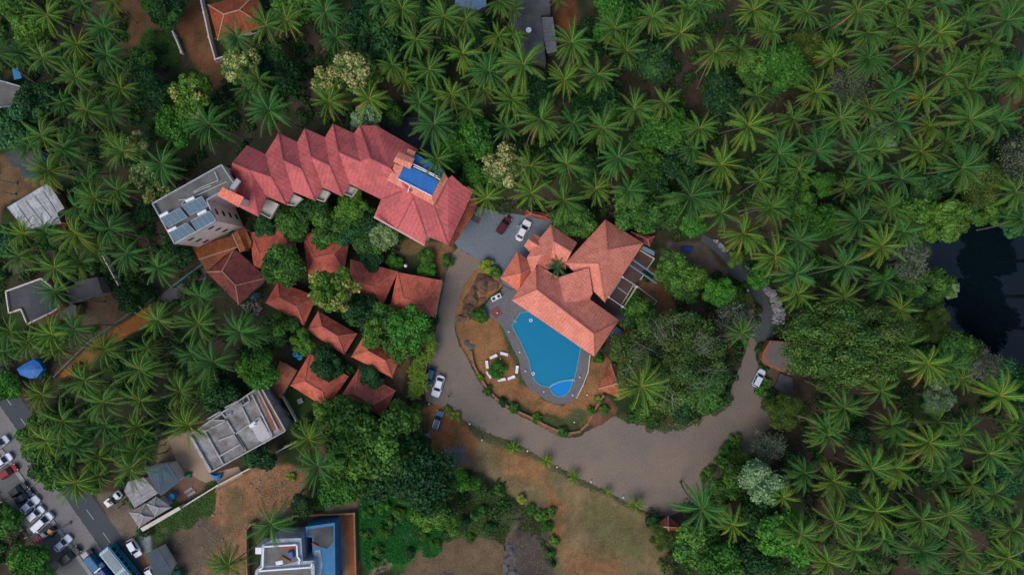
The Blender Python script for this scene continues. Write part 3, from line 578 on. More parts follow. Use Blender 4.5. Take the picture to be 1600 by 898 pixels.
# ---- coconut palms: a few crowns, every palm its own object
def palm_crown(seed, nf=26, yellow=.25, L0=1.0):
    """unit crown: frond reach 1, at the origin"""
    r = np.random.RandomState(seed); Cs, Us, Vs, cols = [], [], [], []; wd_ = r.rand()*6.28; dead = r.rand()
    for i in range(nf):
        a = i*2.399963+r.uniform(-.45, .45); a += r.uniform(.25, .6)*math.sin(a-wd_); tier = i/nf     # young (up) to old (hanging)
        el0 = math.radians(68-82*tier+r.uniform(-8, 8)); L = L0*r.uniform(.78, 1.16)*(1.0+.12*math.sin(tier*3.1)); bend = math.radians(70+30*r.rand())
        ns = 15; pts = [np.zeros(3)]; e = el0
        sway = r.uniform(-.25, .25)
        for s in range(ns):
            aa = a+sway*(s/ns)**2
            pts.append(pts[-1]+np.array([math.cos(aa)*math.cos(e), math.sin(aa)*math.cos(e), math.sin(e)])*L*1.22/ns); e -= bend/ns*(.5+s/ns)
        pts = np.array(pts)
        old = tier > 1-yellow*.7; base = np.array([.045, .16, .018]) if not old else np.array([.13, .15, .028])
        if tier < .3: base = np.array([.038, .165, .026])
        base = base*r.uniform(.6, 1.35)
        if i >= nf-2 and dead > .5: base = np.array([.16, .1, .05])*r.uniform(.6, 1.2); L *= .85
        rach = np.array([.2, .25, .06]) if not old else np.array([.3, .27, .07])
        side0 = norm(np.cross(pts[-1:]-pts[:1], [[0, 0, 1]]))[0]
        for s in range(ns):                                   # midrib
            p, q = pts[s], pts[s+1]; d = q-p; wd = .017*(1-s/ns)+.006
            Cs.append((p+q)/2+np.array([0, 0, .012])); Us.append(d/2); Vs.append(side0*wd); cols.append(rach*(.9 if s < 10 else .7))
        m = 34
        for k in range(m):
            t = .14+.86*k/m; x = t*ns; i0 = min(int(x), ns-1); p = pts[i0]+(pts[i0+1]-pts[i0])*(x-i0); d = norm((pts[i0+1]-pts[i0])[None])[0]
            side = norm(np.cross(d, [0, 0, 1])[None])[0]; ll = .2*min(1, (t+.02)/.3)*(1-t*.93)**.55*r.uniform(.6, 1.3)+.01
            for sg in (-1, 1):
                ln = norm((side*sg*1.0+d*.75+np.array([0, 0, -.55-.35*r.rand()]))[None])[0]
                w_ = norm(np.cross(ln, np.cross(d, side*sg))[None])[0]*.0165
                w_ = d*.0075
                col = base*r.uniform(.8, 1.25)
                if r.rand() < (t-.35)*(.5+yellow*1.5): col = col*.5+np.array([.14, .22, .035])*.5
                Cs.append(p+ln*ll*.5); Us.append(ln*ll*.5); Vs.append(w_); cols.append(col)
    for k in range(10):                                       # nuts and flower stalks at the heart
        a = r.uniform(0, 6.28); Cs.append(np.array([math.cos(a)*.07, math.sin(a)*.07, -.05])); Us.append(np.array([.04, 0, 0])); Vs.append(np.array([0, .03, .03])); cols.append(np.array([.16, .15, .04]))
    return quadmesh('crown', np.array(Cs), np.array(Us), np.array(Vs), np.clip(np.array(cols), 0, 1), M['palm'])
PC = [palm_crown(i, nf=[28, 32, 25, 34, 30, 24][i % 6], yellow=[.2, .3, .12, .35, .2, .45][i % 6]) for i in range(14)]
def palm_trunk(seed):
    r = random.Random(seed); lx = r.uniform(.2, .75); mb = MB()   # unit: crown radius 1, crown height 3.6
    pts = [(-lx*(1-t)**1.0*(1+.3*t), .12*math.sin(t*3), 3.6*t) for t in (0, .06, .2, .4, .6, .8, 1)]
    pts = [(p[0]-0, p[1]-.12*math.sin(3)*0, p[2]) for p in pts]; end = pts[-1]; b0 = pts[0]
    pts = [(p[0]-b0[0], p[1]-b0[1], p[2]) for p in pts]
    mb.tube(pts, [.062, .045, .037, .033, .03, .028, .03], 8)
    me = mkmesh(mb, 'trunk', M['bark']); return me, Vector(pts[-1])
PT = [palm_trunk(i) for i in range(5)]
PTALL = [(-2.6, None)]
def palm(px, py, r, tone=None, label=None, hk=1.0, region=None):
    r *= R.uniform(.84, 1.06); s = r*S; hh = 3.6*s*hk; top = P(px, py, hh); s *= (H-hh)/H
    tm, tip = R.choice(PT); rz = R.uniform(0, 6.28) if not (1080 < px < 1110 and 780 < py < 800) else 2.4; ca_, sa_ = math.cos(rz), math.sin(rz); zk = hh/(3.6*s)
    bx = top.x-(tip.x*ca_-tip.y*sa_)*s; by = top.y-(tip.x*sa_+tip.y*ca_)*s
    tone = tone or R.choice(['green', 'green', 'green', 'deep', 'deep', 'yellow'])
    words = {'green': 'green coconut palm', 'deep': 'dark green coconut palm', 'yellow': 'yellow-tinged coconut palm', 'young': 'small young palm'}[tone]
    t = thing('coconut_palm' if tone != 'young' else 'young_palm', label or uniq(words, px, py), 'palm tree', (bx, by, 0), rz, 'coconut palms around the resort' if tone != 'young' else 'young palms beside the driveway')
    v = R.uniform(.85, 1.15); c = {'green': (1, 1, 1), 'deep': (.66, .88, 1.1), 'yellow': (1.35, 1.15, .9), 'young': (1.5, 1.35, .9)}[tone]
    child(R.choice(PC), 'crown', t, (tip.x*s, tip.y*s, hh), (R.uniform(-.12, .12), R.uniform(-.12, .12), R.uniform(0, 6.28)), (s*.95, s*.95, s*.95), tuple(k*v for k in c))
    child(tm, 'trunk', t, (0, 0, 0), (0, 0, 0), (s, s, s*zk))
    return t
# ------------------------------------------------------------------ palms, by tile of the photograph (tile origin, list of x, y, reach in quarter pixels)
TILES = {
 (0, 0): [(300,100,110),(660,180,100),(-10,340,120),(270,360,115),(490,280,110),(670,350,120),(480,490,110),(760,555,90,'yellow'),(545,690,120),(700,700,110),(400,640,90),(270,850,130),(520,30,110),(720,20,90),(1310,780,140),(1560,560,100),(1480,240,105),(470,870,100),(700,890,90),(120,330,90)],
 (400, 0): [(65,165,120),(195,135,95,'yellow'),(430,80,120),(500,240,95),(85,690,150),(20,500,90),(455,640,120,'yellow'),(705,620,120),(780,20,110),(910,60,110),(850,410,100),(930,500,80,'yellow'),(1175,110,115),(1305,130,90),(995,250,130),(1290,340,120),(1080,440,110),(1510,230,110),(1450,450,120),(1420,560,80,'yellow'),(1020,640,110),(1110,590,70),(1220,590,110),(1330,680,100),(1110,780,130),(1520,10,110),(1560,800,110),(1580,620,110),(1590,400,80)],
 (800, 0): [(10,220,80),(370,270,125),(70,410,140),(330,500,120,'yellow'),(530,470,120),(640,180,120),(710,320,110),(870,110,120),(1050,210,125,'yellow'),(1100,60,110),(1260,330,110),(1500,70,110),(1420,310,90),(1170,30,90),(1590,200,90),(1260,-10,90,'yellow'),(20,640,120),(180,750,130),(380,770,120),(560,800,130),(760,680,120),(950,640,110),(1170,800,110),(1470,790,140,'yellow'),(1520,600,100),(10,60,70),(290,0,60)],
 (1200, 0): [(30,200,90),(240,80,110),(390,160,100),(550,70,120),(870,60,110),(620,210,120),(800,170,100),(930,300,130),(620,370,130),(400,360,100),(290,580,120,'yellow'),(1100,470,130),(1060,210,120),(1230,130,110),(1480,130,140),(1380,270,110),(1250,750,130),(1430,760,120),(1240,560,120),(960,620,120,'yellow'),(770,570,110),(630,680,100),(450,740,120),(150,740,120),(800,760,110),(1000,790,90,'yellow'),(1180,390,110),(1320,380,110),(1550,480,120),(1300,470,100),(360,860,110),(60,890,80),(600,880,100),(20,590,70),(1070,20,100),(1380,20,110),(1550,50,110),(730,30,100),(60,30,100),(1100,880,90),(1170,620,90)],
 (0, 225): [(410,30,130),(770,50,120),(1010,130,130),(310,170,120,'yellow'),(560,240,110),(740,290,120),(600,340,120),(490,400,110),(690,530,120),(480,560,130),(300,560,110),(150,560,100),(800,680,130),(350,770,120),(510,740,110),(990,770,110),(130,700,110),(620,640,90),(200,20,100)],
 (400, 225): [(1130,100,105),(1440,340,115)],
 (800, 225): [(110,140,120),(340,130,120),(660,90,130),(520,280,110,'yellow'),(725,290,100),(120,310,120),(320,350,120),(1110,330,150),(1300,130,140,'yellow'),(1300,430,120),(1540,230,110),(1440,560,120,'yellow'),(1120,30,90),(1590,400,110)],
 (1200, 225): [(60,60,120),(300,50,130),(550,50,130),(690,40,110),(950,50,120,'yellow'),(1200,150,150),(620,220,120),(830,220,120),(480,280,80,'yellow'),(190,160,90),(750,400,110),(560,480,130,'deep'),(840,550,110),(700,640,120,'yellow'),(470,760,130),(30,400,120),(190,600,120),(40,700,120),(170,810,130),(720,850,110),(1540,300,120),(1570,470,100)],
 (0, 450): [(350,20,110),(70,270,110),(190,330,120),(330,290,120),(470,250,120),(380,380,90),(990,200,110),(1240,220,140),(1500,270,130),(1250,50,110),(660,380,120),(880,510,130),(530,570,110),(650,710,120),(1200,410,110),(1330,460,120),(1130,640,130),(880,700,120),(400,830,140),(270,660,110),(660,850,110),(1180,850,120),(860,860,110),(30,390,100),(920,370,90),(1260,560,100)],
 (400, 450): [(-10,280,90)],
 (800, 450): [(800,610,140,'yellow'),(1430,280,100),(1200,620,100)],
 (1200, 450): [(180,40,110,'yellow'),(470,60,120,'yellow'),(820,130,120),(850,350,110),(990,470,120,'yellow'),(1120,480,110),(1200,560,100),(700,640,120),(470,740,120),(1440,670,150,'yellow'),(1050,830,110),(760,850,100),(350,860,110),(690,0,90),(1250,860,110),(1590,850,100)],
 (0, 673): [(480,90,130),(620,160,120),(750,40,120),(480,320,130),(620,280,110),(820,230,110),(850,120,110),(300,60,110),(400,30,110),(900,40,100),(1430,830,120),(915,125,80),(200,40,80)],
 (400, 673): [(330,50,120,'yellow'),(390,220,130),(100,580,140,'deep')],
 (800, 673): [(1180,480,150),(1370,580,100,'yellow')],
 (1200, 673): [(370,30,120),(220,260,110),(400,310,130),(640,230,130),(790,230,130),(1000,70,140),(1110,230,130),(1370,140,130),(1590,200,100),(1260,330,110),(1410,390,110),(90,410,90,'yellow'),(410,560,130),(670,500,130),(950,550,130),(1110,510,130),(1520,610,120),(200,640,110),(720,670,110),(540,740,120),(950,740,130),(1220,750,120),(1490,790,130,'yellow'),(370,810,110),(700,880,90),(800,10,100),(1190,20,100),(1480,10,100),(1300,880,90),(1050,860,100),(190,880,60)],
}
for (tx, ty), L in TILES.items():
    for a in L:
        palm(tx+a[0]/3.99, ty+a[1]/3.99, a[2]/3.99*1.08, a[3] if len(a) > 3 else None)
for px, py, r in ((802, 700, 13), (852, 719, 13), (897, 743, 14), (948, 769, 11), (992, 788, 17), (831, 498.5, 0)):
    if r: palm(px, py, r, 'young', hk=.22)
# ------------------------------------------------------------------ broadleaf trees
TREES = [(50,50,28,'lime'),(25,8,25,'mid'),(265,15,30,'dark'),(242,8,22,'mid'),(300,150,38,'budding'),(278,197,30,'bright'),(60,160,32,'dark'),(20,198,36,'teal'),(240,140,34,'dark'),(222,104,26,'mid'),(375,102,32,'flower'),(430,115,36,'dark'),(470,10,40,'mid'),(552,112,36,'flower'),(512,128,26,'flower'),(584,112,24,'budding'),(572,188,28,'pale'),(613,180,20,'mid'),(596,60,42,'dark'),(560,30,30,'dark'),(640,20,30,'dark'),
 (738,215,36,'bright'),(712,240,26,'bright'),(745,275,28,'bright'),(785,262,36,'flower'),(230,278,28,'flower'),(212,230,24,'flower'),(244,302,24,'flower'),(960,30,38,'bright'),(925,60,28,'dark'),(1010,100,38,'dark'),(1035,200,36,'bright'),(1005,215,25,'mid'),(1185,108,32,'mid'),(1130,150,34,'dark'),(1125,168,16,'yellow'),(930,165,34,'dark'),(840,150,30,'dark'),
 (1230,108,32,'bright'),(1205,95,22,'bright'),(1262,80,36,'olive'),(1325,138,34,'grey'),(1370,212,30,'pale'),(1590,250,42,'grey'),(1556,110,34,'teal'),(1228,285,34,'mid'),(1285,287,20,'bright'),(1283,348,28,'bright'),(1310,345,20,'bright'),(1250,330,30,'mid'),(1483,345,34,'lime'),(1462,355,24,'lime'),(1432,335,32,'mid'),(1452,290,32,'dark'),(1530,285,42,'olive'),(1412,412,34,'grey'),(1466,446,24,'mid'),(1484,452,14,'pale'),(1590,345,34,'teal'),
 (1015,262,32,'mid'),(1040,330,28,'mid'),(1000,325,40,'mid'),(905,350,26,'mid'),(880,345,20,'mid'),(1082,352,20,'bright'),(1020,298,28,'dark'),(910,262,26,'dark'),(1148,402,14,'lime'),(1185,432,20,'bright'),
 (456,348,27,'mid'),(480,330,24,'dark'),(508,345,28,'mid'),(538,335,26,'mid'),(556,322,24,'lime'),(512,370,22,'mid'),(545,362,22,'teal'),(582,380,28,'mid'),(600,368,22,'pale'),(568,378,20,'olive'),(580,405,20,'dark'),(575,345,26,'dark'),(605,345,20,'mid'),(418,355,18,'teal'),
 (448,413,34,'mid'),(522,456,41,'budding'),(565,488,30,'dark'),(598,508,32,'mid'),(640,512,34,'bright'),(586,520,26,'lime'),(628,540,28,'mid'),(660,520,20,'mid'),(437,512,24,'mid'),(474,534,18,'lime'),(512,567,26,'dark'),(582,590,20,'dark'),(543,580,10,'teal'),(402,578,30,'bright'),
 (548,668,44,'mid'),(598,690,48,'mid'),(562,722,44,'mid'),(632,708,36,'dark'),(665,748,50,'feather'),(625,745,30,'dark'),(715,748,20,'bright'),(738,755,12,'bright'),(675,803,28,'lime'),(700,815,20,'lime'),(530,758,32,'bright'),(585,760,30,'dark'),(512,640,22,'lime'),(632,648,24,'lime'),(650,690,20,'dark'),(405,712,25,'dark'),(655,720,18,'bright'),
 (2,815,28,'mid'),(50,882,32,'bright'),(60,690,30,'mid'),(14,602,22,'bright'),(88,735,32,'mid'),(135,752,20,'mid'),(75,660,26,'mid'),(475,790,18,'dark'),
 (1075,440,30,'mid'),(1045,418,26,'mid'),(1122,455,25,'bright'),(1100,618,28,'mid'),(1062,634,26,'dark'),(990,565,34,'mid'),(1150,500,34,'grey'),(1005,500,30,'mid'),(1098,590,34,'mid'),(970,545,20,'mid'),(1012,638,24,'mid'),(1150,475,26,'olive'),
 (1465,622,28,'pale'),(1190,748,38,'pale'),(1200,692,30,'grey'),(1225,645,30,'olive'),(1092,850,38,'mid'),(1125,880,34,'bright'),(1172,865,36,'dark'),(1225,835,44,'bright'),(1190,800,36,'dark'),(1140,750,28,'mid'),(1120,790,22,'mid'),(1155,720,22,'olive'),(1518,790,30,'teal'),(1560,745,28,'teal'),(1590,600,32,'teal'),(1532,568,32,'grey'),(1492,545,32,'mid'),(1455,505,30,'olive'),(1035,838,22,'olive'),(1020,815,12,'dark'),(1440,560,26,'dark'),(1240,740,30,'dark'),(1480,690,24,'teal'),
 (1340,690,24,'dark'),(1060,250,30,'dark'),(1100,300,30,'dark'),(880,240,24,'dark'),(660,120,30,'dark'),(740,60,30,'dark'),(230,330,20,'dark'),(275,405,24,'dark'),(205,465,24,'dark'),(150,340,30,'dark'),(340,620,30,'dark'),(200,560,24,'dark'),(10,380,26,'teal'),(110,90,26,'dark'),(1420,840,34,'dark'),(1350,780,30,'dark')]
for a in TREES: tree(*a)
for a in [(1716,345,44,'dark'),(1730,400,50,'dark'),(1725,465,52,'dark'),(1735,525,50,'teal'),(1700,590,46,'dark'),(1670,320,38,'dark'),(1640,625,36,'teal')]: tree(*a, hk=2.0)
for a in [(1420,372,20,'mid'),(1436,392,18,'grey'),(1418,445,24,'mid'),(1438,470,20,'dark'),(1452,488,20,'mid'),(1500,545,22,'dark'),(1560,585,26,'teal'),(1545,330,24,'mid'),(1570,320,26,'teal'),(1505,325,20,'mid')]: tree(*a)
tree(1045, 562, 92, 'broad', 82, label='huge spreading grey-green tree with bare branch tips right of the pool', twigs=True, tint=1.15)
tree(1318, 540, 112, 'broad', 74, label='widest olive green tree, between the white SUV and the dark pond', twigs=False, tint=1.35)
for px, py, r, k in [(748,492,13,'mid'),(777,577,14,'bright'),(668,402,14,'mid'),(617,410,14,'bright'),(667,422,15,'bright'),(700,408,10,'mid'),(760,415,12,'yellow'),(775,425,10,'mid'),(750,589,7,'lime'),(762,610,8,'mid'),(802,637,9,'mid'),(838,653,8,'lime'),(880,674,9,'mid'),(924,642,8,'lime'),(934,624,7,'yellow'),(700,640,7,'lime'),(712,650,8,'yellow'),(785,628,8,'dark'),(662,530,10,'lime'),(650,640,12,'lime'),(628,675,10,'yellow'),(967,568,5,'yellow'),(971,571,5,'yellow'),(930,545,12,'dark'),(935,560,9,'mid'),(862,800,9,'lime'),(846,806,10,'lime'),(855,822,9,'bright'),(830,795,8,'bright'),(866,845,9,'lime'),(815,780,8,'yellow'),(860,865,8,'mid'),(780,765,8,'lime'),(1190,610,11,'mid'),(1198,600,9,'mid'),(1205,615,9,'dark'),(1190,545,9,'dark'),(1187,558,8,'dark'),(1195,572,8,'dark'),(1200,632,12,'olive'),(1215,640,12,'olive'),(945,640,8,'mid'),(1150,690,12,'lime'),(1135,705,12,'mid'),(1110,735,10,'lime'),(1125,718,10,'lime'),(1100,745,8,'mid'),(455,745,7,'yellow'),(442,640,5,'yellow'),(448,648,5,'yellow'),(985,470,9,'bright'),(994,462,9,'bright'),(977,480,9,'bright'),(1010,432,8,'dark'),(575,800,10,'bright'),(598,790,12,'bright'),(622,800,11,'mid'),(650,800,10,'bright'),(572,835,9,'mid'),(600,830,12,'bright'),(590,860,10,'mid'),(612,815,9,'mid'),(660,835,10,'mid'),(680,850,9,'bright'),(640,862,9,'dark'),(585,878,8,'mid'),(632,780,10,'bright'),(700,835,9,'dark'),(725,815,10,'dark'),(750,800,9,'mid'),(765,825,10,'dark'),(735,840,8,'mid')]:
    shrub(px, py, r, k)
for px, py, r in ((657,566,11),(648,578,11),(660,586,11),(650,596,12),(659,606,11),(647,612,11),(666,556,10),(672,545,9),(676,536,8),(642,648,11),(634,660,11),(646,668,10),(627,672,10),(668,520,8)):
    s_ = r*S*.95; p = P(px, py, 2.2); t = thing('areca_palm', uniq('yellow green feathery clump palm', px, py), 'palm tree', (p.x, p.y, 0), 0, 'yellow green clump palms by the driveway')
    for k_ in range(3): child(R.choice(PC), 'fronds', t, (R.uniform(-.4, .4), R.uniform(-.4, .4), 1.7+.4*k_), (R.uniform(-.3, .3), R.uniform(-.3, .3), R.uniform(0, 6)), (s_, s_, s_), (2.2, 1.75, 1.3))
    child(PT[0][0], 'trunk', t, (-.3, 0, 0), (0, 0, 0), (.6, .6, .5))
ft = thing('fan_palm', 'blue-green fan palm filling the little courtyard of the salmon roofed building', 'palm tree', P(870, 417, 3.4)*1); ft.location.z = 0
child(PC[5], 'crown', ft, (0, 0, 4.2), (0, 0, 0), (2.3, 2.3, 2.0), (.8, .8, 1.8)); child(PT[0][0], 'trunk', ft, (-.9, 0, 0), (0, 0, 0), (1.2, 1.2, .93))

# ------------------------------------------------------------------ buildings
def roof(parent, pts, faces, m, th=.18, caps=None, capm=None, name='roof', color=None):
    """pts: dict or list of (px,py,z); faces: lists of keys; ribs run down each slope"""
    W = {k: P(*v) for k, v in (pts.items() if isinstance(pts, dict) else enumerate(pts))}
    o = parent.location if parent else Vector()
    mb = MB(); uvs = []; idx = {}
    for k, v in W.items(): idx[k] = len(mb.v); mb.v.append(tuple(v-o))
    n0 = len(mb.v)
    for k, v in W.items(): mb.v.append(tuple(v-o-Vector((0, 0, th))))
    edges = {}
    for f in faces:
        q = [W[k] for k in f]
        nrm = Vector()
        for i in range(len(q)): nrm += (q[i]-q[0]).cross(q[(i+1) % len(q)]-q[0])
        if nrm.z < 0: f = f[::-1]; q = q[::-1]; nrm = -nrm
        nrm.normalize(); u = Vector((-nrm.y, nrm.x, 0))
        if u.length < .02: u = (q[1]-q[0]).copy(); u.z = 0
        u.normalize(); v = nrm.cross(u)
        mb.f.append(tuple(idx[k] for k in f)); uvs.append([(p.dot(u), p.dot(v)) for p in q])
        mb.f.append(tuple(idx[k]+n0 for k in f[::-1])); uvs.append([(p.dot(u), p.dot(v)) for p in q[::-1]])
        for i in range(len(f)): edges[(f[i], f[(i+1) % len(f)])] = 1
    for (a, b) in list(edges):
        if (b, a) not in edges:
            mb.f.append((idx[a], idx[a]+n0, idx[b]+n0, idx[b])); uvs.append([(0, 0), (0, .2), (.2, .2), (.2, 0)])
    ob = mb.build(name, m, parent, uvs=uvs)
    if color: ob.color = (*color, 1)
    if caps:
        for a, b in caps:
            cb = MB(); cb.bar(W[a]-o+Vector((0, 0, .04)), W[b]-o+Vector((0, 0, .04)), .2, .12); cb.build('ridge_cap', capm or (M['ridge'] if m != M['roof_salmon'] else M['ridge_s']), ob)
    return ob
def walls(parent, poly, z, m, inset=.6, top=0, z0=0, name='wall'):
    p = ccw(PP(poly, z)); q = [(v.x-parent.location.x, v.y-parent.location.y) for v in p]
    q = offset(q, inset) if inset else q; mb = MB(); mb.prism(q, z0, z+top); mb.build(name, m, parent); return q
def window(parent, a, b, t, zc, w_=1.0, h_=1.1, door=False):
    """window or door on the wall from a to b (local xy, outside on the right of a->b)"""
    a, b = Vector(a), Vector(b); d = (b-a).normalized(); n = Vector((d.y, -d.x)); c = a.lerp(b, t); rz = math.atan2(d.y, d.x)
    f = MB(); f.box((c.x+n.x*.03, c.y+n.y*.03, zc), (w_+.2, .1, h_+.2), rz); fo = f.build('door' if door else 'window', M['frame'], parent)
    g_ = MB(); g_.box((c.x+n.x*.085, c.y+n.y*.085, zc), (w_, .02, h_), rz); g_.build('panel' if door else 'pane', M['frame'] if door else M['glass'], fo)
def rnd_windows(t, q, z, levels=1, m=3.0, w_=1.0):
    n = len(q)
    for i in range(n):
        L = (Vector(q[(i+1) % n])-Vector(q[i])).length; k = int(L//m)
        for lv in range(levels):
            for j in range(k):
                window(t, q[i], q[(i+1) % n], (j+.5)/k, lv*3.1+1.6, w_)
def hiphouse(name, label, c, r, ez, rz, m, cat='house', wall='wall', capm=None, group=None, color=None, inset=.6, wins=True):
    cx = sum(p[0] for p in c)/4; cy = sum(p[1] for p in c)/4; base = P(cx, cy, ez); base.z = 0
    t = thing(name, label, cat, base, 0, group)
    pts = {i: (p[0], p[1], ez) for i, p in enumerate(c)}
    if len(r) == 2:
        pts.update({'r0': (*r[0], rz), 'r1': (*r[1], rz)})
        roof(t, pts, [[0, 1, 'r1', 'r0'], [1, 2, 'r1'], [2, 3, 'r0', 'r1'], [3, 0, 'r0']], m, caps=[(0, 'r0'), (3, 'r0'), (1, 'r1'), (2, 'r1'), ('r0', 'r1')], capm=capm, color=color)
    else:
        pts['r'] = (*r[0], rz); roof(t, pts, [[0, 1, 'r'], [1, 2, 'r'], [2, 3, 'r'], [3, 0, 'r']], m, caps=[(i, 'r') for i in range(4)], capm=capm, color=color)
    q = walls(t, c, ez-.15, M[wall], inset)
    if wins:
        i = max(range(4), key=lambda i: (Vector(q[i])-Vector(q[(i+1) % 4])).length)
        for j in (i, (i+2) % 4):
            a, b = q[j], q[(j+1) % 4]; window(t, a, b, .25, 1.5); window(t, a, b, .75, 1.5)
        window(t, q[i], q[(i+1) % 4], .5, 1.05, .9, 2.0, True)
    return t
G = 'red tiled guest cottages in the garden'
COT = [
 ('red hip-roofed cottage at the top left of the cottage group, partly under a round tree', [(391, 363), (462, 353), (458, 412), (396, 421)], [(406, 396), (444, 386)]),
 ('red hip-roofed cottage in the top row between two round trees', [(472, 362), (547, 370), (537, 424), (482, 430)], [(491, 403), (522, 397)]),
 ('red hip-roofed cottage in the upper row just left of the one by the driveway', [(548, 405), (622, 424), (598, 477), (544, 458)], [(562, 439), (583, 449)]),
 ('bright red hip-roofed cottage standing right against the driveway', [(621, 425), (691, 438), (678, 495), (609, 482)], [(630, 465), (660, 472)]),
 ('red hip-roofed cottage left of the blossoming tree in the cottage group', [(434, 440), (495, 463), (475, 508), (415, 473)], [(437, 465), (464, 479)]),
 ('weathered red hip-roofed cottage just below the blossoming tree', [(497, 486), (558, 521), (538, 554), (479, 516)], [(503, 510), (527, 525)]),
 ('bright red hip-roofed cottage right of a narrow dark alley, partly under green trees', [(567, 527), (625, 556), (613, 590), (549, 557)], [(575, 548), (602, 563)]),
 ('red hip-roofed cottage with a dark glossy tree over its upper side', [(484, 552), (545, 588), (509, 637), (454, 602)], [(476, 595), (504, 612)]),
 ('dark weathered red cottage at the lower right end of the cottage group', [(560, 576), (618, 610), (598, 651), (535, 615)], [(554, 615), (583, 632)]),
]
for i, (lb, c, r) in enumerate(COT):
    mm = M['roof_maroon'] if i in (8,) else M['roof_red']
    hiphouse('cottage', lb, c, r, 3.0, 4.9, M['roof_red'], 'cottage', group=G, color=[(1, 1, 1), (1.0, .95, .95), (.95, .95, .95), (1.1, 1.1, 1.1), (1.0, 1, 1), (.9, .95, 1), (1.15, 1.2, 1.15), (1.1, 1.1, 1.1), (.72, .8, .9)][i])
hiphouse('maroon_house', 'large dark maroon hip-roofed house below the tall white building', [(366, 388), (417, 434), (373, 476), (323, 425)], [(347, 424), (368, 446)], 3.6, 5.6, M['roof_maroon'], 'house', capm=M['ridge_light'], color=(1.3, 1.3, 1.3))
# orange corridor roofs
t = thing('walkway_shelter', 'bright orange sheet roofs over the passage at the foot of the tall building', 'shelter', P(345, 395))
roof(t, {'a': (300, 387, 3.6), 'b': (362, 368, 3.6), 'c': (371, 386, 4.1), 'd': (350, 400, 4.1), 'e': (323, 425, 4.1), 'm': (311, 405, 4.2)}, [['a', 'b', 'c', 'm'], ['m', 'c', 'd', 'e']], M['roof_orange'], caps=[('m', 'c')], capm=M['ridge_light'])
roof(t, {'a': (363, 366, 4.2), 'b': (382, 355, 3.9), 'c': (393, 377, 3.9), 'd': (391, 388, 3.9), 'e': (376, 394, 4.2), 'f': (371, 360, 4.8), 'g': (384, 391, 4.8)}, [['a', 'f', 'g', 'e'], ['f', 'b', 'c', 'd', 'g']], M['roof_orange'], caps=[('a', 'e')], capm=M['ridge_light'], name='side_roof')
pm = MB()
for x, y in ((305, 388), (325, 420), (345, 397), (362, 371), (378, 390), (388, 380), (381, 359)): q = P(x, y, 3.6)-t.location; pm.box((q.x, q.y, 1.75), (.25, .25, 3.5))
pm.build('post', M['wall'], t)
t = thing('lean_to_shed', 'plain rusty red single-slope roof beside the cottage with the glossy tree', 'shed', P(444, 592))
roof(t, [(437, 563, 3.2), (464, 579, 3.2), (438, 623, 2.6), (424, 605, 2.6)], [[0, 1, 2, 3]], M['roof_terra'], color=(.75, .85, .9)); walls(t, [(437, 563), (464, 579), (438, 623), (424, 605)], 2.5, M['wall'], .4)

# ---- the long hotel block with zigzag pink roof
ht = thing('hotel', 'long zigzag building with pink red roofs running from the white tower to the paved court', 'hotel', P(545, 285))
e, r_ = 10.0, 13.0
V = {'W0': (359, 271, e), 'W1': (363, 254.5, e), 'T1': (385.6, 227, e), 'V1': (414.6, 240.8, e), 'T2': (435.3, 207.6, e), 'V2': (464.3, 222, e), 'T3': (476, 200.4, e), 'V3': (507.8, 214.5, e), 'T4': (520.2, 193.5, e), 'V4': (552.7, 208.3, e), 'T5': (562, 196, e),
     'A1': (390.4, 266, r_), 'B1': (424, 276.5, r_), 'A2': (442.9, 250.5, r_), 'B2': (471.4, 263.8, r_), 'A3': (486.4, 245, r_), 'B3': (515.3, 258.8, r_), 'A4': (529, 237.5, r_), 'B4': (562.9, 252.6, r_), 'A5': (579.5, 248, r_),
     'C1': (416.3, 306.5, e), 'D1': (447.6, 320, e), 'C2': (459, 300, e), 'D2': (492.7, 314, e), 'C3': (504, 292.7, e), 'D3': (535.3, 307.7, e), 'C4': (546.6, 287.7, e), 'Q1': (595.5, 311.5, e),
     'S0': (371, 322, e), 'S1': (404, 339, e), 'NE': (654, 234, e), 'E0': (588, 196.5, e), 'X1': (610, 262.5, r_), 'X2': (627, 300, r_-.6)}
def planez(a, b, c, px, py):
    a, b, c = P(*a), P(*b), P(*c); n = (b-a).cross(c-a); q0 = P(px, py, 0); q1 = P(px, py, 10); k = (a-q0).dot(n)/(q1-q0).dot(n); return 10*k
def onplane(D_, k, a, b, c): D_[k] = (D_[k][0], D_[k][1], planez(D_[a], D_[b], D_[c], *D_[k][:2]))
onplane(V, 'A1', 'T1', 'V1', 'B1'); onplane(V, 'W1', 'T1', 'V1', 'B1'); onplane(V, 'X1', 'A4', 'C4', 'Q1'); onplane(V, 'B4', 'A4', 'C4', 'Q1'); onplane(V, 'A5', 'A4', 'C4', 'Q1'); onplane(V, 'X2', 'A4', 'C4', 'Q1'); onplane(V, 'NE', 'A5', 'X1', 'E0')
print('roofz', {k: round(v[2], 1) for k, v in V.items()})
V['dp'] = (642, 300, V['X1'][2])
